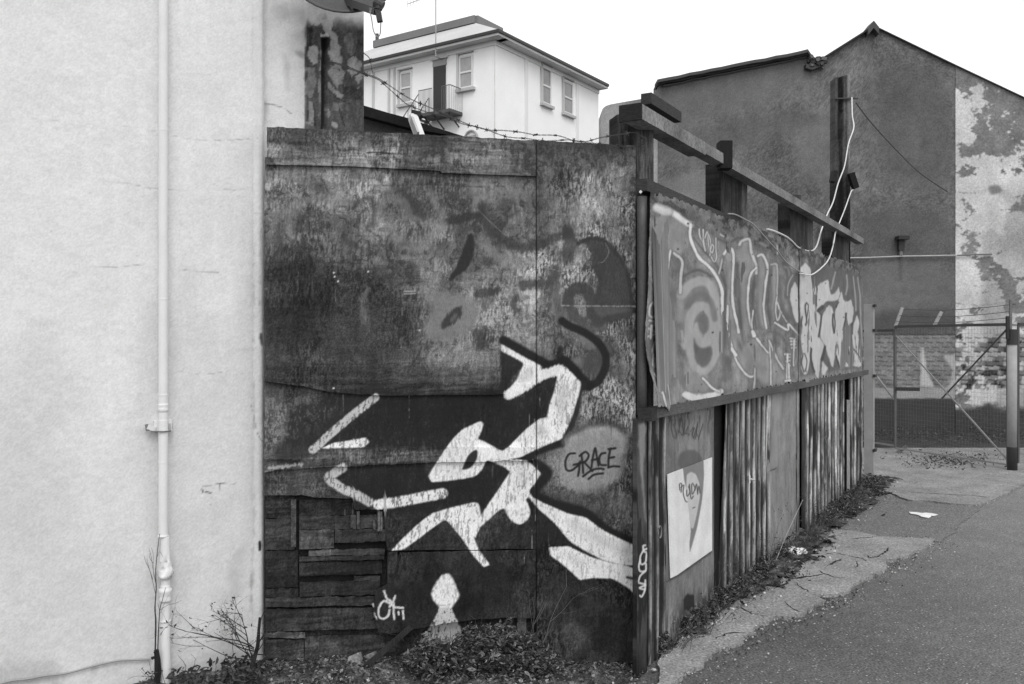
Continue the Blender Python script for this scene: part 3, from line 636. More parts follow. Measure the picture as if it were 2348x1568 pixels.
    wl(A((1680, 1048), (1725, 1040), (1760, 1100), (1812, 1168), (1720, 1205), (1640, 1240), (1570, 1275), (1500, 1290), (1350, 1290), (1300, 1180), (1330, 1170), (1460, 1240), (1500, 1212), (1600, 1110)), n=1)
    pa.poly(A((1650, 1090), (1710, 1080), (1740, 1130), (1680, 1160)), .7, 10, .6)
    wl(A((1330, 1063), (1352, 1075), (1340, 1120), (1318, 1172), (1390, 1215), (1480, 1262), (1370, 1292), (1345, 1345), (1300, 1392), (1130, 1416), (1045, 1422), (1027, 1385), (1060, 1330), (1110, 1250), (1168, 1170), (1225, 1112)), n=1)
    pa.poly(A((1305, 1228), (1318, 1240), (1312, 1290), (1275, 1340), (1222, 1352), (1235, 1320), (1262, 1260)), .16, 2.5, .97)
    wl(A((1360, 1287), (1600, 1290), (1652, 1332), (1688, 1370), (1655, 1425), (1618, 1475), (1640, 1510), (1600, 1520), (1610, 1560), (1520, 1590), (1455, 1575), (1330, 1690), (1305, 1750), (1270, 1720), (1300, 1660), (1345, 1600), (1400, 1520), (1455, 1440), (1508, 1360), (1470, 1330)), n=1, wear=.35)
    pa.poly(A((1560, 1320), (1640, 1360), (1600, 1440), (1540, 1400)), .74, 10, .5, rag=5)
    wl(A((1470, 1560), (1600, 1520), (1628, 1590), (1615, 1640), (1570, 1675), (1520, 1655), (1485, 1610)), n=2)
    wl(B((1040, 355), (1150, 320), (1300, 285), (1325, 300), (1335, 350), (1320, 430), (1290, 480), (1320, 560), (1390, 655), (1350, 668), (1290, 600), (1225, 500), (1130, 385), (1050, 440), (960, 510), (880, 565), (805, 575), (890, 485), (960, 420)), n=1, wear=.4)
    wl(B((1600, 232), (1690, 285), (1850, 355), (1950, 375), (2050, 450), (2150, 500), (2260, 550), (2260, 660), (2160, 655), (2060, 630), (1960, 580), (1860, 520), (1760, 400), (1665, 320)), n=1)
    pa.poly(B((1800, 380), (1940, 410), (2100, 520), (2220, 570), (2200, 600), (2000, 530)), .72, 12, .55, rag=3)
    wl(B((1735, 550), (1850, 545), (1905, 572), (1985, 610), (2110, 645), (2180, 655), (2270, 690), (2270, 850), (2200, 790), (2110, 735), (1990, 732), (1915, 745), (1865, 695), (1800, 640), (1742, 600)), n=1)
    pa.poly(B((1790, 575), (1870, 580), (1950, 640), (1890, 660)), .72, 10, .5, rag=3)
    pa.stroke(B((2195, 728), (2250, 740)), 6, .2, 2, .9, False)
    pa.stroke(A((715, 925), (600, 1015), (480, 1115), (350, 1232)), 19, .76, 2.5, .95, rag=1.2, wear=.5)
    wl(A((395, 1225), (470, 1190), (560, 1178), (660, 1158), (682, 1185), (650, 1218), (520, 1222)), n=1, wear=.4)
    pa.stroke(A((90, 1340), (200, 1328), (280, 1318)), 6, .7, 3, .8, rag=4)
    pa.stroke(B((525, 85), (470, 120), (445, 150), (520, 205), (600, 240), (680, 285)), 21, .76, 3, .95, rag=1.2, wear=.5)
    pa.stroke(B((735, 300), (850, 285), (980, 260), (1110, 235)), 24, WH, 3, .95, rag=1.2, wear=.5)
    wl(B((1128, 706), (1150, 708), (1168, 730), (1190, 778), (1214, 830), (1206, 855), (1175, 892), (1160, 912), (1098, 912), (1056, 864), (1043, 826), (1052, 795), (1085, 738), (1106, 714)), n=0, soft=3, rag=.8)
    wl(B((1090, 905), (1165, 908), (1185, 960), (1215, 1020), (1245, 1100), (1100, 1110), (975, 1130), (1030, 1030), (1070, 960)), n=1, t=.74, rag=2, wear=.7)
    for _ in range(46):                                   # drips and scratches through the paint
        x, y = rng.uniform(1200, 1240) if _ % 3 else rng.uniform(650, 1440), rng.uniform(840, 1250)
        pa.stroke([(x, y), (x + .6, y + rng.uniform(15, 60))], .9, .78 if _ % 2 else .2, 1.1, .55, False, rag=.8)
    pa.stroke([(1229.5, 330), (1230, 800), (1229.5, 1505)], 2.2, .09, 1.0, .85, False, rag=.5)
    # small writing
    ink = lambda p, w=5, t=.14: pa.stroke(A(*p), w, t, 1.4, .93)
    for p in (((1888, 1252), (1852, 1258), (1832, 1300), (1838, 1348), (1868, 1352), (1906, 1322), (1918, 1300)), ((1880, 1320), (1928, 1308)), ((1914, 1312), (1912, 1350), (1906, 1384)),
              ((1936, 1368), (1932, 1310), (1926, 1258)), ((1915, 1268), (1948, 1244), (1968, 1262), (1958, 1290), (1935, 1308)), ((1942, 1305), (1966, 1330), (1990, 1356)),
              ((1985, 1335), (1992, 1280), (2006, 1222), (2016, 1270), (2026, 1325)), ((1988, 1292), (2020, 1286)),
              ((2066, 1250), (2042, 1256), (2030, 1285), (2038, 1318), (2070, 1322)),
              ((2096, 1225), (2086, 1280), (2084, 1335)), ((2085, 1228), (2126, 1222)), ((2088, 1280), (2118, 1274)), ((2084, 1335), (2115, 1328), (2148, 1330)),
              ((1935, 1388), (1985, 1352), (2030, 1342), (2056, 1345)), ((1968, 1402), (2000, 1378), (2052, 1370))): ink(p)
    tg = lambda p, w=5.0: pa.stroke(B(*p), w, .86, 1.3, .95, rag=.8)
    for p in (((796, 880), (770, 866), (746, 888), (734, 930), (742, 964), (768, 970), (792, 950), (800, 918)), ((768, 808), (780, 846), (804, 868)), ((804, 868), (824, 900), (880, 908)),
              ((832, 836), (822, 868), (800, 900)), ((824, 880), (824, 930), (828, 972)), ((852, 932), (854, 945)), ((878, 925), (882, 972))): tg(p)
    for p in (((700, 885), (703, 900)), ((712, 935), (716, 960)), ((722, 960), (726, 975))): tg(p, 3)
    return np.clip(T, .05, .9)
pf = thing('plywood_fence', (*SD.p, 0), 'tall dark weathered plywood fence facing the viewer, painted with white shapes and the word GRACE', 'fence')
jlo = lambda Z: .006 * (fbm(Z * 5, Z * 0, 60) - .5) * 2
def fs(name, u0, u1, top, bot, off, th=.014, wood=None, board=0., rag=(.0, .0), res=.0042, jl=None, jr=None, disp=None, mat=None):
    d0 = lambda S, Z: .0012 * (fbm(S * 30, Z * 12, 61) - .5) * 2
    sheet(name, FR, u0, u1, top, bot, off, th, res, lambda U, V, S, Z: fence_paint(U, V, S, Z, wood, board), mat or M_FENCE, pf, (lambda S, Z: d0(S, Z) + disp(S, Z)) if disp else d0, jl, jr, rag)
fs('top_board', 611, 1229, [(611, 290), (1229, 321.5)], [(611, 377), (800, 381), (1008, 391), (1012, 396), (1229, 403.5)], .034, .02, board=.9, rag=(.003, .0), jl=jlo)
fs('upper_sheet', 607, 1229, [(607, 360), (1229, 390)], [(607, 872), (1229, 886)], .018, board=.25, jl=jlo)
fs('cross_board', 606, 1158, [(606, 864), (640, 863), (700, 860), (860, 866), (1158, 858)], [(606, 874), (690, 884), (760, 900), (880, 907), (1158, 904)], .034, .016, board=1.0, rag=(.004, .002))
fs('middle_sheet', 606, 1229, [(606, 866), (1229, 880)], [(606, 1136), (690, 1134), (722, 1140), (770, 1143), (808, 1143), (813, 1168), (880, 1169), (886, 1262), (1229, 1258)], .02, board=.25, rag=(0, .003), jl=jlo)
fs('torn_board', 606, 1229, [(606, 1050), (690, 1049), (694, 1036), (740, 1030), (760, 1026), (1000, 1025), (1229, 1025)], [(606, 1084), (640, 1076), (720, 1072), (800, 1070), (860, 1066), (1000, 1060), (1229, 1055)], .036, .014, board=1.0, rag=(.003, .004))
fs('torn_board', 606, 690, [(606, 1046), (660, 1043), (690, 1040)], [(606, 1054), (690, 1052)], .05, .008, wood=.33, board=1.0, rag=(.003, .004))
fs('tall_sheet', 1229.5, 1457, [(1229, 321.5), (1457, 334)], [(1229, 1505), (1457, 1520)], .022, board=.1, rag=(.002, .004))
Lx = lambda x: (980 + x / 1.3517) / 1.63613
Ly = lambda y: (1400 + y / 1.3517) / 1.63613
def patch_left(Z):
    v = CY - (Z - EYE) * F / 4.05
    u = np.interp(v, [Ly(y) for y in (895, 940, 1040, 1060, 1110, 1180, 1250, 1310)], [Lx(x) for x in (700, 712, 690, 672, 588, 562, 580, 590)])
    return (u - 872) / F * 4.06 + .006 * (fbm(Z * 60, Z * 0, 63) - .5) * 2
fs('patch_sheet', 872, 1228, [(872, 1270), (1100, 1264), (1228, 1261)], [(872, 1450), (905, 1452), (960, 1441), (1030, 1428), (1100, 1418), (1228, 1416)], .036, .01, jl=patch_left, rag=(.002, .004), wood=None)
# old planks showing where the sheets have rotted away
fs('backing_sheet', 606, 1229, [(606, 1120), (1229, 1120)], [(606, 1505), (760, 1490), (900, 1480), (1229, 1500)], -.03, .02, wood=.15, board=.6)
for (x0, y0, x1, y1, t, off, r, nm) in ((20, 610, 168, 735, .22, -.01, .002, 'plank'), (20, 738, 168, 895, .26, -.008, .002, 'plank'), (20, 899, 185, 1085, .2, -.01, .002, 'plank'), (192, 640, 480, 720, .2, -.012, .003, 'plank'), (192, 724, 372, 792, .25, -.010, .003, 'plank'),
        (192, 796, 368, 892, .37, -.004, .004, 'plank'), (372, 724, 712, 792, .29, -.006, .003, 'plank'), (372, 795, 712, 860, .34, -.004, .004, 'plank'), (240, 899, 625, 926, .42, .0, .004, 'plank'), (192, 932, 622, 953, .30, .004, .003, 'plank'), (192, 958, 612, 1030, .25, -.008, .004, 'plank'),
        (470, 1030, 602, 1056, .36, -.006, .003, 'plank'), (194, 1062, 602, 1132, .27, -.002, .004, 'plank'), (20, 1090, 188, 1136, .21, -.008, .003, 'plank'), (20, 1142, 582, 1188, .31, .004, .004, 'plank'), (20, 1196, 596, 1308, .26, -.006, .002, 'plank'),
        (20, 1316, 222, 1344, .37, .004, .004, 'plank'), (20, 1350, 215, 1450, .25, -.004, .003, 'plank'), (220, 1338, 625, 1462, .24, .0, .003, 'plank'), (150, 640, 176, 880, .34, .012, .003, 'plank'), (640, 905, 690, 1300, .30, .006, .003, 'plank'), (600, 1300, 810, 1500, .2, -.008, .003, 'plank'),
        (484, 700, 498, 790, .5, .008, .006, 'splinter'), (452, 722, 480, 790, .42, .006, .005, 'splinter'), (590, 696, 602, 800, .5, .008, .006, 'splinter'), (604, 700, 614, 806, .45, .009, .006, 'splinter'), (566, 748, 578, 796, .45, .006, .006, 'splinter')):
    sk = -.004 if x1 - x0 > 300 else 0
    fs(nm, Lx(x0), Lx(x1), [(Lx(x0), Ly(y0)), (Lx(x1), Ly(y0) + sk * 1000)], [(Lx(x0), Ly(y1) + random.uniform(-2, 2)), (Lx(x1), Ly(y1) - 4 * (x1 - x0 > 300) + random.uniform(-2, 2))], off, .014, wood=t * .84, board=.9 if nm == 'plank' else 0, rag=(r, r), res=.005)
fs('plank', 940, 1229, [(940, 1425), (1229, 1410)], [(940, 1500), (1229, 1500)], -.006, .014, wood=.161, board=.6, res=.005)
fs('batten', 1186, 1206, [(1186, 1410), (1206, 1410)], [(1186, 1500), (1206, 1500)], .012, .02, wood=.33, board=0, res=.005)

# corner post behind the two fences
def wood_tone(base, amt=.3, seed=70, sx=120, sz=7):
    return lambda U, V, S, Z: np.clip(base + amt * (fbm(S * sx, Z * sz, seed, 4) - .5) + .3 * amt * (fbm(S * 12, Z * 12, seed + 1) - .5) + .06 * (rng.random(U.shape) - .5), .06, .9)
cpo = thing('corner_post', (*FR.pt(FR.s(1458), 0, -.05)[:2], 0), 'tall dark timber post at the corner where the two graffiti fences meet', 'post')
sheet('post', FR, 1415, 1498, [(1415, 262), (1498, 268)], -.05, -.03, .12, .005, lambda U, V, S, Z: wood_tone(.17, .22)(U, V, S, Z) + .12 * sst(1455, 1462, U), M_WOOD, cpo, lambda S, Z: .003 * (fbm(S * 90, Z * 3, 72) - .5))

# ------------------------------------------------------------------ fence down the lane
hf = thing('lane_fence', (*SD.p, 0), 'long patched fence down the lane, graffiti hoarding above and corrugated iron below', 'fence')
VPX = 2366.0
def vl(u0, v0, u): return CY + (v0 - CY) * (VPX - u) / (VPX - u0)
def hoard(U, V, S, Z):
    T = .47 + .18 * (fbm(S * 6, Z * 6, 80) - .5) + .14 * (fbm(S * 8, Z * 20, 81) - .5) + .05 * (fbm(S * 20, Z * 6, 82) - .5) + .12 * (rng.random(U.shape) - .5)
    R = fbm(S * 11, Z * 32, 83, 4)
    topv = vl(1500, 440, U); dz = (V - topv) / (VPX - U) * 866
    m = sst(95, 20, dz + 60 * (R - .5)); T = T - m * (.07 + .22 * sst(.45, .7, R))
    pa = Paint(U, V, T, R)
    c = Cc
    for p, w, t in ((((200, 330), (205, 450), (260, 560)), 16, .36), (((300, 360), (280, 470), (350, 640)), 12, .38), (((215, 620), (215, 900), (200, 1200)), 18, .40), (((290, 700), (280, 1000), (300, 1300)), 14, .41),
                    (((640, 560), (620, 760), (610, 1000), (620, 1280)), 10, .38), (((700, 560), (715, 760), (730, 1000), (790, 1160), (850, 1220)), 9, .35), (((740, 720), (745, 900), (790, 1080)), 7, .37), (((830, 600), (820, 800), (830, 950)), 7, .36),
                    (((900, 600), (905, 760), (900, 900)), 7, .36), (((960, 640), (965, 800), (1000, 900)), 10, .32), (((860, 1000), (900, 980), (960, 1000), (1000, 1060)), 6, .34), (((680, 1000), (730, 1100), (790, 1180), (870, 1210)), 9, .36),
                    (((350, 1180), (360, 1300), (390, 1350)), 10, .36), (((985, 560), (1010, 640), (1000, 760)), 12, .3)):
        pa.stroke(c(*p), w, t, 5, .7)
    pa.poly(c((150, 640), (180, 680), (250, 700), (250, 1000), (230, 1100), (240, 1400), (190, 1400), (150, 1200)), .43, 8, .5)
    # spiral
    pa.poly(c((330, 760), (370, 690), (440, 645), (510, 655), (555, 720), (575, 860), (580, 1000), (565, 1120), (520, 1215), (450, 1225), (380, 1150), (350, 1000), (340, 900)), .46, 5, .7)
    pa.stroke(c((345, 750), (400, 690), (460, 668), (520, 690), (555, 780), (572, 900), (570, 1040), (545, 1140), (490, 1215), (440, 1190), (405, 1090), (395, 980), (405, 880), (450, 828), (505, 838), (535, 900), (535, 980), (505, 1040), (470, 1050), (445, 1010), (450, 950)), 23, .66, 4, .85, rag=2)
    pa.stroke(c((380, 820), (420, 770), (480, 750), (530, 800), (555, 900)), 14, .4, 4, .7)
    pa.poly(c((440, 900), (480, 860), (515, 890), (520, 960), (490, 1000), (460, 980)), .38, 4, .8)
    pa.poly(c((425, 1010), (440, 1060), (480, 1085), (530, 1070), (545, 1110), (520, 1180), (480, 1210), (440, 1170), (425, 1090)), .33, 4, .85, rag=2)
    pa.stroke(c((345, 740), (340, 800), (345, 900)), 16, .6, 6, .6); pa.stroke(c((350, 980), (365, 1080), (350, 1060)), 6, .68, 3, .7)
    pa.poly(c((360, 1120), (420, 1240), (500, 1260), (560, 1200), (570, 1320), (420, 1370), (370, 1350)), .56, 10, .7)
    for q in (((612, 510), (640, 468), (668, 480), (670, 640), (682, 860), (705, 985), (690, 1120), (650, 1050), (636, 820), (640, 660)), ((708, 445), (768, 412), (785, 500), (810, 570), (765, 700), (762, 840), (790, 1000), (740, 1000), (720, 800), (712, 600)), ((822, 512), (850, 505), (878, 600), (862, 720), (860, 860), (874, 960), (830, 930), (815, 760), (828, 620)),
              ((700, 1160), (760, 1245), (800, 1250), (860, 1300), (1000, 1290), (960, 1200), (890, 1120), (800, 1010), (740, 1060)), ((160, 250), (300, 270), (400, 340), (400, 420), (330, 520), (300, 490), (270, 480), (200, 500)), ((910, 570), (942, 590), (945, 760), (935, 900), (905, 800))):
        pa.poly(c(*q), .585, 5, .6, rag=2)
    for q in (((350, 640), (440, 600), (540, 640)), ((600, 560), (618, 720), (612, 860)), ((690, 560), (700, 700), (722, 960)), ((800, 640), (790, 800), (812, 960)), ((890, 640), (884, 800), (900, 960)), ((560, 400), (640, 430), (700, 400)), ((960, 500), (1000, 560), (1030, 640)), ((420, 400), (480, 480), (560, 560), (620, 700))): pa.stroke(c(*q), 5, .27, 3.5, .75, rag=1)
    L_ = lambda p, w, t=.86, s=1.9, al=.95, rag=1.0: (pa.stroke(c(*p), w + 5, .33, 2.5, .5), pa.stroke(c(*p), w + .4, t, s * .8, al, rag=rag * .7))
    L_(((195, 205), (250, 225), (300, 255), (360, 295), (405, 322)), 13, .86, 5); L_(((190, 215), (230, 235), (260, 240)), 18, .84, 6, .8)
    L_(((405, 320), (400, 400), (450, 520), (540, 600), (590, 700), (602, 800), (605, 872)), 6.5)
    L_(((275, 480), (260, 580), (258, 680)), 4.5); L_(((256, 600), (252, 900), (250, 1040), (236, 1090), (243, 1250), (262, 1430)), 3.5, .72)
    L_(((298, 495), (345, 545), (342, 620), (338, 740)), 5.5, .76)
    L_(((155, 655), (180, 690), (250, 700)), 3.5, .7, 2, .6)
    for p in (((455, 345), (458, 390), (478, 428)), ((478, 350), (480, 430), (490, 480)), ((488, 400), (505, 365), (510, 430), (518, 480)), ((512, 380), (526, 430), (522, 510)), ((532, 450), (526, 480), (540, 490), (548, 455), (536, 440)),
              ((560, 400), (562, 470), (566, 520), (552, 548), (532, 520)), ((590, 378), (612, 392))): L_(p, 2.6, .8, 1.3, .85, .6)
    L_(((612, 500), (640, 468), (668, 480), (670, 600), (668, 760), (680, 860), (705, 985)), 5.2, .82)
    L_(((600, 530), (592, 580), (580, 620)), 3, .7)
    L_(((708, 442), (720, 420), (768, 410), (778, 480), (795, 530), (812, 570), (812, 620)), 5.5, .76, 3); L_(((812, 585), (778, 625), (764, 720), (762, 820), (775, 920), (800, 1000), (870, 1095), (892, 1112)), 4, .82)
    L_(((892, 1036), (898, 1120), (903, 1200), (902, 1330)), 3.2, .76); L_(((892, 1036), (925, 1110), (950, 1160), (980, 1210)), 4, .74)
    L_(((636, 820), (640, 950), (665, 1080), (700, 1170), (755, 1248), (795, 1255), (803, 1210)), 4.2, .82); L_(((803, 1215), (800, 1260), (795, 1325)), 3, .7); L_(((660, 1085), (690, 1125)), 7, .84)
    L_(((822, 512), (850, 505), (872, 550), (880, 610), (866, 700), (860, 850), (875, 960)), 4.5, .8); L_(((792, 850), (784, 930), (800, 1010)), 3, .8); L_(((790, 980), (800, 1005)), 8, .84)
    L_(((905, 565), (935, 562), (944, 600), (942, 760)), 3.2, .68); L_(((940, 450), (942, 500)), 3, .66); L_(((835, 430), (880, 455)), 6, .62, 3, .6); L_(((985, 580), (1010, 590), (1018, 640)), 5, .6, 3, .6)
    L_(((940, 765), (932, 850), (945, 910), (958, 860), (942, 800)), 3, .76); L_(((930, 925), (1005, 970), (1010, 935), (1075, 1000)), 4, .8, 2); L_(((960, 850), (1000, 920)), 2.5, .7)
    L_(((375, 1372), (450, 1392), (540, 1375), (598, 1350)), 15, .84, 3.5, .95, 4); L_(((480, 1268), (545, 1332), (585, 1350)), 4.5, .84)
    for p in (((1020, 1022), (1050, 1025)), ((1022, 1040), (1052, 1042)), ((1024, 1060), (1052, 1058)), ((1030, 1080), (1056, 1080)), ((1045, 1030), (1040, 1190))): L_(p, 3.5, .8, 1.4, .85)
    for p in (((990, 1120), (1018, 1120)), ((998, 1140), (1015, 1138)), ((994, 1165), (1015, 1160)), ((1000, 1195), (1018, 1190)), ((1002, 1120), (1000, 1280)), ((1010, 1180), (1014, 1280)), ((990, 1285), (1020, 1282))): L_(p, 3.5, .82, 1.4, .9)
    for p in (((165, 800), (150, 830), (152, 880), (180, 890), (188, 840), (168, 798)), ((150, 910), (190, 925), (160, 950)), ((150, 960), (188, 990), (145, 1010)), ((165, 940), (160, 1020)), ((188, 1040), (170, 1110), (190, 1160), (170, 1200)), ((176, 1120), (165, 1190)), ((165, 1240), (190, 1300), (185, 1360)), ((190, 1330), (200, 1400), (215, 1440))): L_(p, 4.2, .82, 1.6, .88)
    # pale letters with dark edges on the far end
    pa.poly(c((1010, 640), (1060, 600), (1100, 560), (1180, 560), (1280, 580), (1400, 600), (1470, 640), (1480, 900), (1478, 1200), (1080, 1260), (1070, 1000), (1020, 900), (1000, 760)), .33, 6, .8, n=0)
    lt = lambda q, n=1: pa.poly(TT(*q), .76, 2.0, .95, n=n, rag=1.5)
    lt(((1030, 20), (1075, 120), (1082, 560), (1050, 560), (1000, 430), (965, 280), (975, 130)))
    lt(((1090, -150), (1180, -230), (1250, -150), (1275, 100), (1290, 40), (1345, 80), (1400, 30), (1470, -10), (1485, 130), (1505, 195), (1550, 170), (1600, 85), (1625, 180), (1590, 270), (1440, 280), (1400, 350), (1335, 400), (1375, 470), (1345, 740), (1420, 850), (1380, 1020), (1350, 1290), (1320, 1270), (1290, 1200), (1245, 960), (1200, 1200), (1160, 1245), (1110, 1150), (1130, 930), (1110, 760), (1130, 600), (1100, 470)))
    lt(((1480, 320), (1530, 380), (1560, 560), (1600, 700), (1660, 790), (1690, 900), (1640, 1180), (1575, 960), (1540, 1140), (1500, 1110), (1430, 860), (1360, 740), (1390, 500), (1440, 370)))
    lt(((1560, 400), (1640, 140), (1665, 260), (1700, 290), (1760, 250), (1800, 400), (1780, 560), (1680, 700), (1720, 780), (1690, 890), (1650, 880), (1590, 720), (1560, 560)))
    lt(((1850, 450), (1880, 560), (1860, 680), (1900, 850), (1915, 1120), (1880, 1140), (1790, 1115), (1740, 880), (1740, 720), (1800, 720), (1800, 580)))
    lt(((1400, 1050), (1470, 1150), (1430, 1250), (1390, 1230))); lt(((1690, 870), (1720, 1000), (1750, 1130), (1690, 1140), (1670, 1100)))
    for q in (((1700, -60), (1710, 80), (1690, 190)), ((1790, -40), (1820, 200), (1830, 400)), ((1850, -30), (1885, 200), (1900, 560), (1935, 900)), ((1560, -100), (1530, 20), (1505, 120)), ((930, 200), (940, 60), (1000, -60))): pa.stroke(TT(*q), 3.6, .62, 1.8, .85)
    for q, w in ((((1180, 300), (1160, 350), (1185, 520), (1175, 590)), 3.6), (((1180, 300), (1210, 340), (1200, 440), (1185, 520)), 2.8), (((1125, 480), (1110, 600)), 3), (((1530, 450), (1530, 560), (1550, 690)), 4.5), (((1545, 450), (1565, 560), (1558, 690)), 2.6), (((1700, 440), (1695, 540), (1675, 650)), 5),
              (((1385, 450), (1370, 600), (1345, 740)), 3.6), (((1400, 350), (1350, 400)), 8), (((1275, -60), (1278, 100)), 3), (((1430, 870), (1415, 960), (1400, 1040)), 5), (((1250, 900), (1240, 1000), (1260, 1120), (1290, 1200)), 4.5), (((1575, 970), (1600, 1060), (1630, 1140)), 4), (((1700, 800), (1730, 900), (1770, 1090)), 6), (((1140, 960), (1120, 1080), (1150, 1200)), 2.6), (((1160, 960), (1185, 1060), (1165, 1190)), 2.2),
              (((1790, 560), (1740, 680), (1780, 700)), 3), (((1810, 900), (1860, 960), (1890, 1010)), 2.4), (((1800, 920), (1800, 1020)), 2.4), (((1080, -100), (1084, 700)), 2.4), (((1600, 290), (1570, 360)), 3)):
        pa.stroke(TT(*q), w, .24, 1.5, .92)
    for _ in range(60):
        x, y = 1490 + 480 * rng.random(), 450 + 480 * rng.random(); pa.stroke([(x, y), (x + 1, y)], 2, .16, 1.2, .8, False)
    for x, y in c((385, 312), (190, 580), (310, 970), (320, 470), (565, 350), (880, 460), (905, 630), (600, 600), (780, 1060), (540, 985)): pa.stroke([(x, y), (x + 1, y)], 4, .13, 1.2, .9, False)
    return np.clip(T, .06, .9)
bul = lambda S, Z: .018 * fbm(S * 1.6, Z * 1.6, 84) + .004 * (fbm(S * 14, Z * 9, 85) - .5)
sheet('hoarding_panel', SD, 1488, 1828, [(1488, 441), (1560, 462), (1660, 500), (1700, 511), (1760, 531), (1800, 545), (1828, 566)], [(1488, 934), (1530, 934), (1560, 926), (1700, 900), (1828, 872)], .045, .004, .0062, hoard, M_SHEET, hf,
      lambda S, Z: bul(S, Z) + .035 * sst(.25, .0, S) * sst(1.55, 1.3, Z), jl=lambda Z: np.interp(Z, [1.27, 1.35, 1.6, 1.9, 2.33], [.015, .0, -.055, -.03, .0]) + .008 * (fbm(Z * 30, Z * 0, 86) - .5), rag=(.012, .02), srange=(SD.s(1488, .045), SD.s(1828, .045)))
sheet('hoarding_panel', SD, 1829, 1976, [(1829, 566), (1850, 575), (1880, 582), (1920, 596), (1950, 606), (1964, 616), (1975, 640)], [(1829, 874), (1880, 868), (1930, 858), (1976, 854)], .052, .004, .009, hoard, M_SHEET, hf, bul, rag=(.015, .03))
mb = MB(); zr = SD.sz(1478, 945)[1]
sE = SD.s(1977)
mb.bar(SD.pt(-.035, zr, .04), SD.pt(sE, zr, .04), .05, .052, .33); bt = mb.build('lower_batten', M_WOODH, hf)
mb = MB(); mb.bar(SD.pt(-.10, zr - .004, .035), SD.pt(-.03, zr - .004, .035), .07, .062, .2); mb.build('batten_end', M_WOODH, hf)
mb = MB(); zt = SD.sz(1470, 430)[1]
mb.bar(SD.pt(-.10, zt + .005, .02), SD.pt(1.55, zt - .012, .02), .05, .058, .25); mb.build('top_rail', M_WOODH, hf)
mb = MB(); mb.tube([FR.pt(FR.s(1472, .06), z, .055) for z in np.linspace(1.24, 2.30, 8)], .0245, .28, 16); mb.build('round_post', M_METAL, hf, True)
mb = MB(); mb.bar(W(1466, 442, 4.28), W(1470, 438, 4.28), .012, .012, .85); mb.build('bolt', M_PAINT, hf)

zb = zr - .02
def streak(base, amt=.3, seed=90, light=0.): 
    def f(U, V, S, Z):
        t = base + amt * .8 * (fbm(S * 22, Z * 2.2, seed, 4) - .5) + amt * .6 * (fbm(S * 9, Z * 7, seed + 1, 4) - .5) + .07 * (rng.random(U.shape) - .5)
        rust = sst(.6, .72, fbm(S * 24, Z * 4, seed + 2, 4)); t = t - .04 - rust * .2 + light * sst(.62, .75, fbm(S * 30, Z * 2, seed + 3))
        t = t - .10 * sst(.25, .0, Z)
        return np.clip(t, .07, .9)
    return f
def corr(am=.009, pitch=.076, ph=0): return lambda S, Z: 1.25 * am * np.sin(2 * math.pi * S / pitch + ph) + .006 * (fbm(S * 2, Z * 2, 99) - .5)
def panel(name, u0, u1, zlo, off, tone, mat, disp=None, res=.006, ztop=zb, lean=0., th=.003, rag=.01):
    if name == 'corrugated_sheet':                       # rib shading painted into the tone: valleys darkened, crests lightened
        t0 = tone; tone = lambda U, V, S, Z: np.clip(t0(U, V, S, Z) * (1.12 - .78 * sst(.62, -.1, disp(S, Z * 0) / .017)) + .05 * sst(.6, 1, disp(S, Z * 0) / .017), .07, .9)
    sheet(name, SD, u0, u1, ztop, zlo, off, th, res, tone, mat, hf, disp, jl=lambda Z: -lean * (ztop - Z) / ztop, jr=lambda Z: -lean * (ztop - Z) / ztop, rag=(0, rag), resz=max(res, .009))
def corner_tone(U, V, S, Z):
    t = streak(.24, .2, 91)(U, V, S, Z); pa = Paint(U, V, t, fbm(S * 30, Z * 30, 92))
    pa.poly(D((128, 250), (165, 250), (168, 330), (150, 500), (172, 760), (160, 740), (138, 520), (124, 330)), .55, 4, .8, rag=3)
    for p in (((2310, 560), (2290, 570), (2270, 610), (2275, 650), (2300, 640), (2308, 590)), ((2300, 540), (2288, 545), (2292, 575), (2304, 580)), ((2270, 625), (2262, 660), (2268, 690), (2300, 690), (2304, 650)), ((2300, 690), (2270, 720), (2260, 750)), ((2262, 760), (2300, 772), (2266, 790), (2298, 800)), ((2300, 745), (2298, 800), (2280, 840), (2268, 835))):
        pa.stroke(B(*p), 4.5, .84, 1.4, .92)
    return np.clip(t, .06, .9)
sheet('corner_board', SD, 1459, 1483, zb + .0, .0, .035, .02, .004, corner_tone, M_SHEET, hf, lambda S, Z: .004 * (fbm(S * 20, Z * 3, 93) - .5))
panel('corrugated_sheet', 1484, 1524, .0, .012, streak(.42, .35, 94, .15), M_IRON, corr(.010, .10, 1), .004)
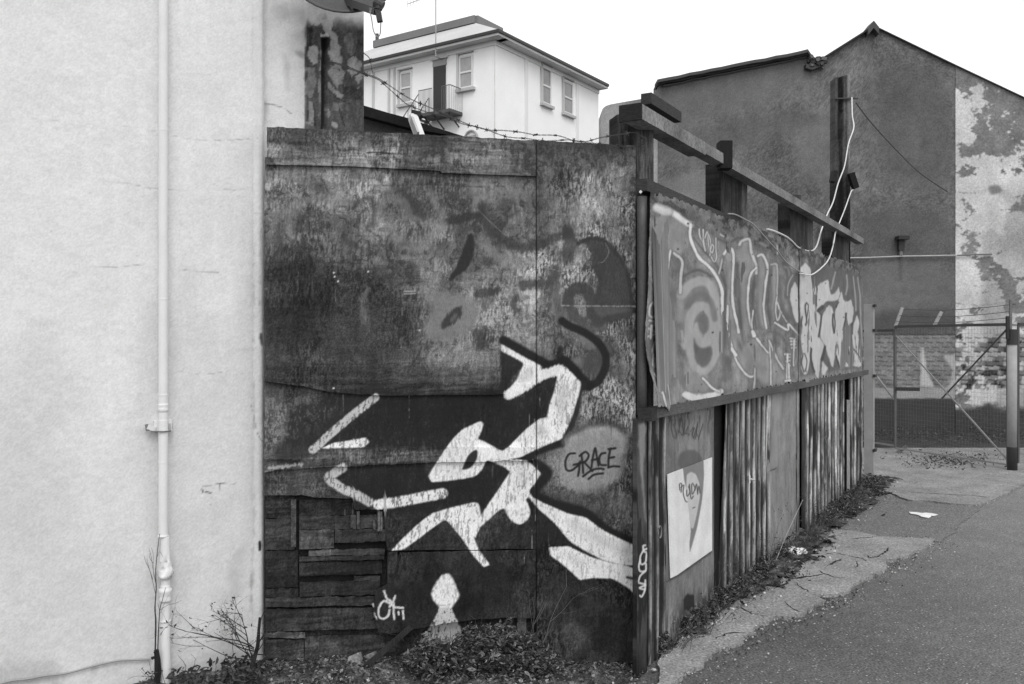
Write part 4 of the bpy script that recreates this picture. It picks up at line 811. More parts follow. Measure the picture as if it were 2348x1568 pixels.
def plain(U, V, S, Z):
    t = .45 + .12 * (fbm(S * 5, Z * 5, 95) - .5) + .10 * (fbm(S * 40, Z * 12, 96) - .5) + .08 * (rng.random(U.shape) - .5)
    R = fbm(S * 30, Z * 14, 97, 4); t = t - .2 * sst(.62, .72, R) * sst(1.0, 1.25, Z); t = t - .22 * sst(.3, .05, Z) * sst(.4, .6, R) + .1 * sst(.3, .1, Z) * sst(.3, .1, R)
    pa = Paint(U, V, t, R)
    pa.poly(D((325, 470), (330, 410), (370, 385), (420, 388), (450, 430), (445, 450), (355, 480)), .34, 3, .85)
    pa.poly(D((500, 170), (530, 150), (540, 900), (505, 950), (500, 500)), .2, 8, .6, rag=5)
    for p in (((296, 232), (294, 270), (304, 320), (316, 330), (318, 300), (305, 260)), ((330, 300), (345, 225), (352, 310), (330, 290)), ((362, 240), (358, 310), (378, 270), (366, 300), (385, 310)), ((390, 290), (408, 275), (398, 310), (412, 330), (420, 290)), ((405, 330), (425, 250), (418, 300), (430, 320)), ((428, 340), (440, 290), (452, 255)), ((300, 240), (340, 235))):
        pa.stroke(D(*p), 2.2, .2, 1.1, .85)
    pa.poly(D((352, 1140), (372, 1112), (408, 1120), (408, 1180), (385, 1185), (380, 1200), (352, 1190)), .1, 1.5, .95, n=0)
    pa.poly(D((260, 700), (265, 520), (300, 1035), (262, 1055)), .38, 2, .7, n=0)
    pa.stroke(D((258, 1058), (330, 1020), (492, 905)), 3, .2, 1.5, .8, False)
    pa.stroke(D((310, 250), (308, 480)), 1.6, .3, 1.5, .5); pa.stroke(D((432, 350), (430, 440)), 1.6, .3, 1.5, .5)
    return np.clip(t, .06, .9)
panel('flat_panel', 1522, 1636, .02, .022, plain, M_SHEET, lambda S, Z: .006 * (fbm(S * 3, Z * 3, 98) - .5), .006, rag=.03)
panel('gap_shade_strip', 1628, 1668, .02, .006, streak(.13, .06, 100), M_WOOD, None, .012, th=.01)  # near-black strips, here and below, paint in the shade of the fence gaps
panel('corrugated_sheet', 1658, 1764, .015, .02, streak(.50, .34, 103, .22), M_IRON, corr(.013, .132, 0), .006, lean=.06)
def plain2(U, V, S, Z):
    t = .50 + .1 * (fbm(S * 5, Z * 5, 105) - .5) + .08 * (rng.random(U.shape) - .5) + .1 * (fbm(S * 30, Z * 8, 107) - .5); pa = Paint(U, V, t, fbm(S * 20, Z * 20, 106))
    pa.poly(D((800, 60), (850, 60), (845, 240), (805, 240)), .6, 4, .6, rag=3); pa.poly(D((805, 245), (840, 245), (835, 470), (800, 480)), .58, 4, .5, rag=3, n=0)
    pa.stroke(D((786, 100), (790, 300), (784, 495)), 3, .13, 1.5, .9, False); pa.stroke(D((786, 495), (822, 480)), 2.5, .2, 1.2, .9)
    return t
panel('flat_panel', 1763, 1824, .02, .026, plain2, M_SHEET, None, .01)
panel('gap_shade_strip', 1818, 1850, .02, -.01, streak(.12, .06, 110), M_WOOD, None, .015, th=.01)
panel('narrow_batten', 1826, 1832, .02, .03, streak(.55, .3, 111), M_WOOD, None, .01, th=.02)
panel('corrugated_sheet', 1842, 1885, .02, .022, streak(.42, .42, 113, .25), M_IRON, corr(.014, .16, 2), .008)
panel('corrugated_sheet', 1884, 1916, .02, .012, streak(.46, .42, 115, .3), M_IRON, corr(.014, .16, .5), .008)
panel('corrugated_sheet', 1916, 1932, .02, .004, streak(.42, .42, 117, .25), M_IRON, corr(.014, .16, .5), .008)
panel('gap_shade_strip', 1928, 1946, .02, -.01, streak(.12, .06, 118), M_WOOD, None, .015, th=.01)
mb = MB(); mb.bar(SD.pt(SD.s(1936), .05, .03), SD.pt(SD.s(1936), 1.0, .03), .03, .03, .6); mb.build('narrow_batten', M_WOOD, hf)
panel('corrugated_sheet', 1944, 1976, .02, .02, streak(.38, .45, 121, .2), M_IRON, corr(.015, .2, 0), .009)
mb = MB()
for u, v, r in ((1724, 1099, .012),): 
    s_, z_ = SD.sz(u, v, .05); mb.tube([SD.pt(s_ - .03, z_ + .01, .035), SD.pt(s_ + .03, z_ - .008, .05), SD.pt(s_ + .07, z_ - .01, .045)], .008, .7, 8); mb.bar(SD.pt(s_ - .03, z_ - .02, .04), SD.pt(s_ - .03, z_ + .03, .04), .01, .012, .85)
mb.build('latch', M_METAL, hf)
for u, v in D((225, 800), (1070, 335), (1237, 258)):
    mb = MB(); s_, z_ = SD.sz(u, v, .04); mb.tube([SD.pt(s_ + .022 * math.cos(t), z_ + .03 * math.sin(t), .05) for t in np.linspace(0, 6.3, 12)], .004, .45, 5); mb.build('ring', M_METAL, hf)
# poster
def poster_tone(U, V, S, Z):
    t = .85 + .05 * (fbm(S * 8, Z * 8, 125) - .5) + .03 * (rng.random(U.shape) - .5); pa = Paint(U, V, t, fbm(S * 20, Z * 20, 126))
    pa.poly(D((350, 470), (455, 425), (458, 520), (448, 640), (425, 770), (400, 860), (386, 905), (384, 860), (392, 790), (372, 600), (358, 540)), .47, 1.6, .95, n=1)
    pa.poly(D((370, 512), (392, 496), (418, 510), (436, 560), (438, 620), (424, 700), (404, 785), (392, 780), (378, 680), (368, 580)), .76, 1.6, .95, n=1)
    for p in (((336, 590), (334, 560), (345, 560), (342, 600)), ((342, 575), (356, 565), (352, 600), (362, 640), (372, 650)), ((370, 590), (372, 620), (386, 600), (380, 570)), ((395, 560), (398, 610), (412, 580), (400, 555)), ((412, 590), (420, 560), (426, 610)), ((426, 600), (432, 570), (438, 605)), ((384, 560), (392, 630), (404, 620))):
        pa.stroke(D(*p), 2.6, .28, 1.0, .9)
    pa.stroke(D((402, 680), (412, 676)), 2.5, .3, 1, .9, False)
    return t
po = thing('poster', (*SD.pt(.55, 0, .05)[:2], .4), 'pale poster with a grey teardrop shape and scribble on the lower lane fence', 'poster')
pq = D((263, 514), (499, 424), (492, 898), (300, 1033))
sheet('sheet', SD, pq[0][0], pq[1][0], [pq[0], pq[1]], [(pq[3][0] - 20, pq[3][1] + 10), pq[3], pq[2]], .033, .003, .005, poster_tone, M_SHEET, po, None,
      jl=lambda Z: np.interp(Z, [.55, 1.15], [.075, 0.]))
ep = SD.pt(SD.s(1986), 0, 0)
gp = thing('gate_post', (ep[0], ep[1], 0), 'pale square post closing the far end of the lane fence', 'post')
mb = MB(); s_ = SD.s(1986)
mb.bar(SD.pt(s_, -.05, .03), SD.pt(s_, 2.02, .03), .10, .10, .58, side=(*SD.d, 0)); mb.build('post', M_SHEET, gp)
mb = MB()
for z in (2.0, 1.72, 1.2, .35, .04): mb = MB(); mb.bar(SD.pt(s_ - .06, z, .09), SD.pt(s_ + .06, z, .09), .03, .03, .2); mb.build('bracket', M_METAL, gp)

# ------------------------------------------------------------------ timber frame behind the hoarding
tf = thing('timber_frame', (*SD.pt(.3, 0, -.1)[:2], 0), 'heavy timber beams on dark posts rising behind the graffiti hoarding', 'frame')
zB = SD.sz(1469, 252, .06)[1]
def beam(name, s0, s1, z, o, w, h, a, mat=M_WOODH, dz=0):
    mb = MB(); n = max(2, int((s1 - s0) / .25)); 
    for i in range(n):
        p = SD.pt(s0 + (s1 - s0) * i / n + (.0015 if i else 0), z + dz * i / n, o); q = SD.pt(s0 + (s1 - s0) * (i + 1) / n, z + dz * (i + 1) / n, o)
    mb.bar(SD.pt(s0, z, o), SD.pt(s1, z + dz, o), w, h, a); mb.build(name, mat, tf)
beam('beam', SD.s(1469, .05) - .0, SD.s(1615, .05), zB, .005, .10, .072, .50, M_BEAM)
zB2 = SD.sz(1700, 384, .05)[1]
beam('beam', SD.s(1590, .05), SD.s(1982, .05), zB2 - .004, .0, .08, .062, .46, M_BEAM)
beam('beam', SD.s(1493, -.12), SD.s(1562, -.12), SD.sz(1530, 248, -.12)[1], -.15, .06, .06, .22)
mb = MB(); e0 = SD.s(1469, .05); mb.bar(SD.pt(e0 - .012, zB - .001, .0), SD.pt(e0 - .001, zB - .001, .0), .115, .08, .16); mb.build('beam_end', M_WOODH, tf)
for u0, u1, zt_, o in ((1652, 1713, None, -.06), (1811, 1863, None, -.06), (1907, 1946, None, -.06)):
    s0, s1 = SD.s(u0, o), SD.s(u1, o); zt2 = zB2 + .025
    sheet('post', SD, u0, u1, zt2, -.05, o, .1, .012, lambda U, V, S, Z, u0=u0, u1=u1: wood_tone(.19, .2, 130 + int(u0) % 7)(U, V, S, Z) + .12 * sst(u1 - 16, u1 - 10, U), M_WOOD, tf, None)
mb = MB(); s_ = SD.s(1664, .04); mb.bar(SD.pt(s_, zB2 - .06, .03), SD.pt(s_, zB2 + .105, .03), .075, .10, .13); mb.build('post_head', M_WOOD, tf); mb = MB(); mb.bar(SD.pt(SD.s(1838, .04), zB2 + .0, .0), SD.pt(SD.s(1838, .04), zB2 + .075, .0), .05, .06, .25); mb.build('post_head', M_WOOD, tf)

# ------------------------------------------------------------------ pole with its cables, barbed wire
PZ = Plane((0, 9.8), (1, 0))
pole = thing('utility_pole', (*PZ.pt(PZ.s(1930), 0)[:2], 0), 'rough square timber pole with a thin crossbar standing behind the lane fence', 'pole')
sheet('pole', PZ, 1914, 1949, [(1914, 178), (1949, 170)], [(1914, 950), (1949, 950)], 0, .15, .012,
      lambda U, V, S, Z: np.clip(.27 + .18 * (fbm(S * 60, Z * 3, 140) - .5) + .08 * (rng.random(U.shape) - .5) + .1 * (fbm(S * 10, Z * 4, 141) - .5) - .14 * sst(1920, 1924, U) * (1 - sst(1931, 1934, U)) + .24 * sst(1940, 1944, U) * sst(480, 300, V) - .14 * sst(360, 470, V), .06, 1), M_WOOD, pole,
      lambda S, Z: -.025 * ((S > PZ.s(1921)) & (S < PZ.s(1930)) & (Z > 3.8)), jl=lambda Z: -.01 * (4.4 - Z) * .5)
mb = MB(); z_ = PZ.sz(1930, 227)[1]; mb.bar(PZ.pt(PZ.s(1909), z_, .02), PZ.pt(PZ.s(1965), z_, .02), .02, .014, .2); mb.build('crossbar', M_METAL, pole)
mb = MB(); mb.bar(W(1950, 397, 9.75), W(1961, 432, 9.75), .06, .07, .12); mb.build('block', M_WOOD, pole)
mb = MB(); mb.bar(W(1905, 404, 9.75), W(1915, 406, 9.75), .09, .12, .16); mb.build('block', M_WOOD, pole)
SP = lambda pts, off: [SD.pt(*SD.sz(u, v, off), off) for u, v in pts]
qv = Q((305, 196), (308, 300), (316, 375), (285, 470), (262, 600), (225, 700), (195, 810), (160, 885), (130, 965), (118, 1005), (95, 1075), (60, 1100))
mb = MB(); mb.tube(smooth_pts([W(u, v, d) for (u, v), d in zip(qv, (9.7, 9.6, 9.5, 9.4, 9.3, 9.2, 9.1, 9.0, 8.8, 8.4, 8.0, 7.75))] + SP(Cc((1085, 462), (1040, 420), (1000, 390), (930, 358), (885, 345)), .06)), .0065, .82, 6)
tag(mb.build('cable', M_PAINT), 'pale thick cable hanging from the crossbar of the timber pole', 'cable', 'cables from the timber pole')
qv = Q((312, 740), (300, 752), (265, 850), (235, 925))
mb = MB(); mb.tube(smooth_pts([W(u, v, d) for (u, v), d in zip(qv, (9.7, 9.6, 9.2, 9.0))] + [W(u, v, 8.62) for u, v in Q((210, 985))] + SP(Q((200, 1040), (190, 1085), (172, 1140), (140, 1185), (70, 1238), (0, 1232)), .09)), .0055, .8, 6, .006)
mb.tube(smooth_pts(SP(Cc((1128, 627), (1060, 592), (1000, 545), (950, 480), (900, 425), (860, 380), (800, 315), (755, 288), (690, 255), (645, 250)), .075)), .0045, .6, 5)
tag(mb.build('cable', M_PAINT), 'thinner pale cable drooping in a loop over the graffiti hoarding', 'cable', 'cables from the timber pole')
mb = MB(); mb.tube(smooth_pts([W(1962, 236, 9.8), W(2000, 285, 11), W(2060, 350, 12.6), W(2110, 398, 14.2), W(2172, 440, 14.9)]), .007, .2, 5)
tag(mb.build('stay_wire', M_METAL), 'thin dark wire slanting from the timber pole to the gable wall', 'wire')
def barbed(label, pts, dep, step=.085):
    mb = MB(); p3 = smooth_pts([W(u, v, d) for (u, v), d in zip(pts, np.interp(np.linspace(0, 1, len(pts)), np.linspace(0, 1, len(dep)), dep))], 10)
    for ph in (0, math.pi):
        q = []
        for i, p in enumerate(p3): t = i * 1.3 + ph; q.append(p + Vector((0, math.cos(t), math.sin(t))) * .0022)
        mb.tube(q, .0012, .26, 4)
    acc = 0
    for a, b in zip(p3[:-1], p3[1:]):
        acc += (b - a).length
        if acc > step:
            acc = 0; d = (b - a).normalized()
            for k in range(3):
                r = Vector((random.gauss(0, 1), random.gauss(0, 1), random.gauss(0, 1))).normalized(); mb.bar(b - r * .013, b + r * .013, .0022, .0022, .22)
            mb.bar(b - d * .006, b + d * .006, .007, .007, .2)
    return tag(mb.build('barbed_wire', M_METAL), label, 'barbed wire', 'strands of barbed wire along the plywood fence')
barbed('barbed wire strand from the peeling corner dipping lowest towards the tall corner post', H((385, 385), (450, 405), (540, 440), (612, 466), (700, 500), (755, 545), (850, 630), (900, 665), (1010, 705), (1130, 735), (1230, 778), (1330, 800), (1400, 822), (1510, 860), (1640, 872), (1760, 886), (1900, 880), (2010, 895), (2140, 910), (2250, 925), (2330, 930)), [4.0, 4.1, 4.3])
barbed('upper barbed wire strand ending in a loop on the tall corner post', H((385, 390), (450, 398), (560, 440), (612, 462), (690, 487), (760, 530), (850, 590), (930, 635), (1060, 690), (1180, 745), (1290, 790), (1400, 818), (1480, 820), (1600, 832), (1690, 848), (1830, 853), (1940, 888), (2010, 890), (2090, 868), (2150, 857), (2280, 838)) + M((100, 515), (200, 495), (280, 502), (340, 552), (392, 570), (375, 605), (300, 650), (180, 672), (50, 635)), [3.95, 4.1, 4.35])
barbed('short arched barbed wire tail beside the peeling corner', H((470, 420), (500, 380), (545, 348), (590, 328), (625, 345), (650, 375), (662, 440), (668, 455)), [4.0, 4.05])

# ------------------------------------------------------------------ low dark shed behind the fence
sh = thing('shed', (-1.0, 8, 0), 'low shed with a black sloping roof edge behind the plywood fence', 'shed')
SH = Plane((0, 8.0), (1, 0.0))
sheet('wall', SH, 780, 1130, H((300, 600), (610, 690), (920, 790), (1250, 870)), [(780, 1200), (1130, 1200)], 0, 3, .03, lambda U, V, S, Z: .36 + .08 * (fbm(S * 9, Z * 9, 150) - .5), M_REND, sh)
sheet('roof_edge', SH, 780, 1130, H((300, 568), (610, 663), (760, 708), (880, 740), (980, 775), (1210, 848), (1300, 875)), H((300, 640), (610, 728), (900, 805), (1210, 860), (1300, 885)), .12, .14, .02, lambda U, V, S, Z: .13 + .03 * (fbm(S * 30, Z * 30, 151) - .5), M_WOODH, sh)
fl = thing('flue', W(952, 300, 7.6), 'pale leaning flue pipe poking up through the black shed roof edge', 'flue')
mb = MB(); mb.bar(W(*H((918, 735))[0], 7.8), W(*H((970, 880))[0], 7.6), .065, .07, .84); mb.bar(W(*H((912, 752))[0], 7.7), W(*H((950, 850))[0], 7.52), .02, .06, .68); mb.build('pipe', M_PAINT, fl)
mb = MB(); mb.bar(W(*H((912, 705))[0], 7.8), W(*H((970, 718))[0], 7.8), .05, .035, .13); mb.tube([W(*H((945, 745))[0], 7.8), W(*H((972, 720))[0], 7.8)], .03, .15, 10); mb.build('cowl', M_METAL, fl)

# ------------------------------------------------------------------ white house in the distance
cx_, cy_ = HL.p
ho = thing('white_house', (cx_, cy_, 0), 'tall white house with hipped slate roof, sash windows and iron balcony, beyond the fence', 'house')
ZE = HR.sz(1137, 93)[1]
ht = lambda base: (lambda U, V, S, Z: base + .025 * (fbm(S * .8, Z * .8, 160) - .5) + .03 * (fbm(S * 7, Z * 7, 162) - .5))
sheet('wall', HL, 0, 0, ZE, 0, 0, .4, .25, ht(.975), M_HOUSE, ho, srange=(-14, -.001))
sheet('wall', HR, 0, 0, ZE, 0, 0, .4, .25, ht(.975), M_HOUSE, ho, srange=(0, HR.s(1372)))
LR = HR.s(1372)
cE = lambda pl, s, z, o: tuple(pl.pt(s, z, o))
# eaves: soffit, gutter, roof
def eave(pl, s0, s1, ext):
    mb = MB(); pbox(mb, pl, s0, s1, ZE - .02, ZE + .09, -.3, .55, .8); mb.build('soffit', M_HOUSE, ho)
    mb = MB(); pbox(mb, pl, s0 - (0 if pl is HL else .45), s1 + (.07 if pl is HL else 0), ZE + .092, ZE + .22, .45, .62, .2); mb.build('gutter', M_METAL, ho)
    mb = MB(); pbox(mb, pl, s0 + .001, (.059 if pl is HL else s1 - .05), ZE - .22, ZE - .022, .002, .06, .92); mb.build('cornice', M_HOUSE, ho)
eave(HL, -14, .549, 0); eave(HR, .0, LR + .04, 0)
Rr = np.array([-1.75, 43.2, 16.95])
dl = np.array([-HL.d[0], -HL.d[1], 0]); dr = np.array([HR.d[0], HR.d[1], 0])
eC = HL.pt(.55, ZE + .22, .55)
eL = HL.pt(-14, ZE + .22, .55); eR = HR.pt(LR + .04, ZE + .22, .55)
rL = Rr + dl * 6.6; rR = Rr + dr * 2.15; rB = Rr + dl * 6.6 + dr * 2.15
eLL = eL + dr * 3; farL = rL + dl * 6 - np.array([0, 0, 1.5])
mb = MB(); mb.add([eL, eC, Rr, rL, eR, rR, rB, eR + dl * 9, eL + dr * 8], [(0, 1, 2, 3), (1, 4, 5, 2), (4, 7, 6, 5), (7, 8, 3, 6), (8, 0, 3), (2, 5, 6, 3)], .72)
mb.build('roof', M_SLATE, ho)
mb = MB()
for p, q in ((rL, Rr), (Rr, rR)): 
    for dz, w in ((0, 0),): mb.bar(p + np.array([0, 0, .17]), q + np.array([0, 0, .17]), .25, .36, .48)
mb.build('parapet', M_SLATE, ho)
mb = MB(); mb.bar(HL.pt(-13, 17.05, -3.5), HL.pt(-12.7, 17.05, -3.5), .5, .9, .8); mb.build('chimney', M_HOUSE, ho); mb = MB(); mb.bar(rL + dr * .2 + np.array([0, 0, .2]), rL + dr * .2 + np.array([0, 0, .8]), .16, .16, .35); mb.build('chimney', M_HOUSE, ho)
def win(pl, u0, v0, u1, v1, glass=.6, mid=True, sill=True, curtain=0):
    s0, s1 = pl.s(u0), pl.s(u1); um = (u0 + u1) / 2; z0 = pl.sz(um, v1)[1]; z1 = pl.sz(um, v0)[1]
    f = MB(); w = .09
    pbox(f, pl, s0, s0 + w, z0, z1, .0, .05, .86); pbox(f, pl, s1 - w, s1, z0, z1, .0, .05, .86); pbox(f, pl, s0 + w, s1 - w, z1 - w, z1, .0, .05, .8); pbox(f, pl, s0 + w, s1 - w, z0, z0 + w, .0, .05, .86)
    zm = (z0 + z1) / 2
    if mid: pbox(f, pl, s0 + w, s1 - w, zm - .04, zm + .04, .0, .06, .88)
    pbox(f, pl, s0 - .11, s0 - .002, z0, z1 + .1, .0, .1, .74); pbox(f, pl, s0 - .11, s1 + .02, z1 + .101, z1 + .16, .0, .12, .66)
    fo = f.build('window', M_HOUSE, ho)
    g = MB(); pbox(g, pl, s0 + w, s1 - w, z0 + w, z1 - w, .003, .022, glass); g.build('pane', M_GLASS, fo)
    if sill: g = MB(); pbox(g, pl, s0 - .14, s1 + .12, z0 - .14, z0 - .004, .0, .17, .72); g.build('sill', M_HOUSE, fo)
win(HL, 1053, 128, 1085, 203, .62); win(HL, 918, 165, 945, 238, .62)
win(HR, 1241, 156, 1262, 240, .50); win(HR, 1290, 188, 1312, 262, .50); win(HR, 1330, 395, 1350, 470, .55)
mb = MB(); zd0 = HL.sz(1008, 252)[1]; zd1 = HL.sz(1008, 152)[1]
pbox(mb, HL, HL.s(995), HL.s(1022), zd0, zd1, .0, .07, .17); dr_ = mb.build('door', M_METAL, ho)
mb = MB(); pbox(mb, HL, HL.s(993), HL.s(1024), zd1 + .005, zd1 + .3, .0, .05, .62); pbox(mb, HL, HL.s(990), HL.s(1027), zd1 + .31, zd1 + .42, .0, .12, .8); mb.build('frame', M_HOUSE, dr_)
for s in (HR.s(1205), HR.s(1322)):
    mb = MB(); pbox(mb, HR, s - .12, s + .12, 0, ZE - .23, .0, .06, .9); mb.build('pilaster', M_HOUSE, ho)
for u in (893, 905, 857):
    mb = MB(); s = HL.s(u); pbox(mb, HL, s - .05, s + .05, 0, ZE - .23, .003, .09, .78); mb.build('downpipe', M_HOUSE, ho)
mb = MB(); c_ = HL.sz(1081, 318)
mb.tube([HL.pt(c_[0] + .36 * math.cos(t), c_[1] + .36 * math.sin(t), .06) for t in np.linspace(0, math.pi, 12)], .05, .68, 6); aw = mb.build('arched_window', M_HOUSE, ho)
mb = MB(); pbox(mb, HL, c_[0] - .33, c_[0] + .33, c_[1] - 1.2, c_[1] + .15, .002, .02, .6); mb.build('pane', M_GLASS, aw)
# balcony and stair
O = .95
sb0, sb1 = HL.s(948, O), HL.s(1031, O); zs = HL.sz(1030, 250, O)[1]
bal = MB(); pbox(bal, HL, sb0 + .3, sb1, zs - .10, zs + .04, .01, O, .3)
for s in (sb0 + .5, (sb0 + sb1) / 2, sb1 - .2): bal.bar(HL.pt(s, zs - .12, O * .8), HL.pt(s, zs - .6, .02), .05, .05, .25)
bo = bal.build('balcony', M_METAL, ho)
rl = MB(); zr1 = zs + 1.15
def rail(p, q, h, n):
    p = np.array(p); q = np.array(q); up = np.array([0, 0, h])
    rl.bar(p + up, q + up, .03, .03, .35)
    for i in range(n + 1): c = p + (q - p) * i / n; rl.bar(c, c + up, .016, .016, .4, side=(*HL.d, 0))
rail(HL.pt(sb0 + .3, zs, O), HL.pt(HL.s(990, O), zs, O), 1.1, 11); rail(HL.pt(HL.s(1012, O), zs, O), HL.pt(sb1, zs, O), 1.1, 5); rail(HL.pt(sb1, zs, O), HL.pt(sb1, zs, .05), 1.1, 6)
rl.build('railing', M_METAL, bo)
rl = MB(); p0 = HL.pt(sb0 + .3, zs - .05, O); p1 = HL.pt(sb0 - 2.7, zs - 3.0, O); p0b = HL.pt(sb0 + .3, zs - .05, .2); p1b = HL.pt(sb0 - 2.7, zs - 3.0, .2)
rl.bar(p0, p1, .06, .2, .55); rl.bar(p0b, p1b, .06, .2, .5)
for i in range(12): t = (i + .5) / 12; rl.bar(p0 + (p1 - p0) * t, p0b + (p1b - p0b) * t, .25, .03, .4)
rail(p0, p1, 1.0, 14); rail(p0b, p1b, 1.0, 14); rl.build('stair', M_METAL, ho)
mb = MB(); a0 = HL.pt(HL.s(1016), ZE - .35, .55); mb.tube([a0, a0 + np.array([0, 0, 3.0])], .028, .62, 6)
top = a0 + np.array([0, 0, 2.9]); tip = top + dl * 1.9 * .9 + np.array([0, 0, -.12]); mb.bar(top, tip, .03, .03, .75)
for i in range(9): c = top + (tip - top) * (i + 1) / 9; mb.bar(c - np.array([0, .0, .16]), c + np.array([0, 0, .16]), .018, .018, .8, side=(*HL.d, 0))
mb.bar(a0, HL.pt(HL.s(1016), ZE - .35, .0), .03, .04, .5); mb.build('aerial', M_METAL, ho)

# ------------------------------------------------------------------ gable building closing the lane
gb = thing('gable_building', (8, 15, 0), 'grey rendered gable building with a broken roof notch, its right part whitewashed and flaking', 'building')
def rt(U, V, S, Z):
    t = .38 + .10 * (fbm(S * .7, Z * .7, 170) - .5) + .05 * (fbm(S * 3, Z * 3, 171) - .5) + .06 * (fbm(S * 14, Z * 14, 174, 3) - .5) + .05 * (fbm(S * 7, Z * 1.1, 177, 4) - .5) + .13 * (rng.random(U.shape) - .5)
    pa = Paint(U, V, t, fbm(S * 2.5, Z * 2.5, 172)); R = pa.R
    pa.poly([(1500, 180), (1880, 100), (1900, 160), (1700, 260), (1560, 300), (1500, 300)], .42, 30, .7, rag=20)
    pa.poly([(1490, 440), (1560, 390), (1640, 400), (1680, 500), (1900, 540), (1900, 700), (1490, 700)], .50, 24, .75, rag=20)
    pa.poly([(1500, 300), (1660, 280), (1880, 240), (1900, 290), (1700, 330), (1640, 380), (1500, 380)], .36, 25, .6, rag=20)
    pa.poly([(1820, 300), (1910, 260), (1910, 440), (1820, 400)], .44, 25, .6, rag=15)
    pa.poly([(1960, 480), (2180, 470), (2190, 600), (1960, 590)], .34, 25, .6, rag=20); pa.poly([(1960, 600), (2190, 600), (2190, 720), (2000, 740), (1960, 690)], .43, 24, .7, rag=15)
    pa.poly([(1990, 150), (2180, 160), (2185, 460), (2000, 400)], .335, 40, .6)
    pa.stroke([(1840, 150), (1850, 200)], 20, .47, 14, .5); pa.stroke([(1510, 200), (1512, 300)], 8, .5, 6, .5)
    pa.stroke([(2063, 590), (2064, 640)], 6, .28, 6, .6)
    pa.poly([(1990, 715), (2200, 705), (2200, 770), (1990, 770)], .28, 18, .7, rag=8)
    low = sst(764, 770, V); brick = .47 + .10 * (fbm(S * 3, Z * 3, 175) - .5) + .10 * (rng.random(U.shape) - .5)
    co = (Z / .078) % 1; brick = brick - .14 * ((co < .2)) + .07 * (fbm(np.floor(Z / .078) * 7.1, S * 4.4, 176, 2) - .5)
    t = t * (1 - low) + brick * low
    pa.val = t; pa.stroke([(1985, 767), (2205, 767)], 3, .16, 1.5, .8)
    pa.poly([(2110, 795), (2118, 795), (2124, 850), (2138, 885), (2108, 885)], .74, 3, .9, rag=3, n=0)
    pa.poly([(2160, 815), (2200, 800), (2210, 890), (2170, 892), (2182, 850)], .7, 4, .9, rag=8, n=0)
    pa.poly([(1980, 889), (2215, 889), (2215, 913), (1980, 913)], .6, 2, .95, n=0)
    pa.poly([(1980, 914), (2215, 914), (2215, 1080), (1980, 1080)], .22, 2, .9, n=0)
    return np.clip(t, .08, .95)
def pt_(U, V, S, Z):
    R = fbm(S * 1.9, Z * 2.4, 180, 6, .68); base = .75 + .12 * (fbm(S * 2, Z * 2, 181) - .5) + .06 * (rng.random(U.shape) - .5)
    under = .46 + .12 * (fbm(S * 4, Z * 4, 182) - .5) + .08 * (rng.random(U.shape) - .5)
    bias = np.interp(V, [150, 180, 230, 300, 400, 440, 580, 700, 760, 890, 1000], [-.02, -.12, .02, .08, .02, .10, .16, .10, .04, .0, -.25]); bias = bias - .16 * sst(2270, 2300, U) * sst(430, 400, V) * sst(190, 210, V) - .1 * sst(205, 190, V) + .12 * sst(2206, 2196, U)
    bias = bias - .5 * sst(2290, 2310, U) * sst(620, 640, V) * sst(730, 700, V)
    m = sst(.44, .49, R + bias); mid = sst(.40, .55, fbm(S * 1.2, Z * 1.2, 185)) * sst(2240, 2262, U) * sst(410, 460, V)
    base = base - .12 * mid; t = under * (1 - m) + base * m
    low = sst(764, 768, V) * sst(893, 889, V); co = (Z / .078) % 1; t = t - low * (.22 * (co < .22) + .25 * sst(.5, .62, fbm(S * 5, np.floor(Z / .078) * 3.3, 183, 3)))
    dark = sst(930, 945, V + 30 * (R - .5)); t = t * (1 - dark) + (.25 + .05 * (rng.random(U.shape) - .5)) * dark
    pa = Paint(U, V, t, R); pa.stroke([(2190, 745), (2400, 745)], 4, .2, 2, .8)
    for p in (((2190, 651), (2250, 655), (2330, 648)), ((2190, 695), (2250, 700), (2320, 690)), ((2190, 440), (2240, 442), (2300, 425)), ((2268, 590), (2268, 440))): pa.stroke(p, 1.2, .38, 1.2, .6, rag=1)
    pa.poly([(2262, 425), (2290, 422), (2300, 440), (2270, 450)], .35, 5, .7, rag=3)
    return np.clip(t, .08, .95)
mb = MB(); mb.hexa([(3.0, 15.55, 0), (7.6, 15.55, 0), (7.6, 24, 0), (4.7, 24, 0), (3.0, 15.55, 5.2), (7.6, 15.55, 5.2), (7.6, 24, 5.2), (4.7, 24, 5.2)], .36); mb.build('rear_body', M_REND, gb)
rofl = [(1505, 185.5), (1850, 118.5), (1852, 139), (1884, 139), (1886, 134), (1992, 66), (2003, 52), (2013, 66), (2193, 152)]
rend_disp = lambda S, Z: .008 * (fbm(S * 5, Z * 5, 190) - .5)
sheet('render_wall', GB, 1508.5, 2190, rofl, [(1508, 1060), (2190, 1060)], 0, .5, .024, rt, M_REND, gb, rend_disp, smooth=True)
sheet('whitewashed_wall', GB, 2190.3, 2900, [(2190, 151), (2347, 225), (2480, 288), (2900, 480)], [(2190, 1060), (2900, 1060)], .012, 9, .024, pt_, M_REND, gb, lambda S, Z: .01 * (fbm(S * 3, Z * 3, 191) - .5))
sheet('side_wall', GB, 1377, 1508, [(1377, 262), (1380, 250), (1388, 243), (1400, 239), (1508, 220)], [(1377, 1060), (1508, 1060)], -.02, .35, .03, lambda U, V, S, Z: np.clip(.56 - .14 * sst(245, 222, V) * sst(1400, 1450, U) + .1 * (fbm(S * 3, Z * 3, 192) - .5) + .06 * (rng.random(U.shape) - .5), .1, .9), M_REND, gb)
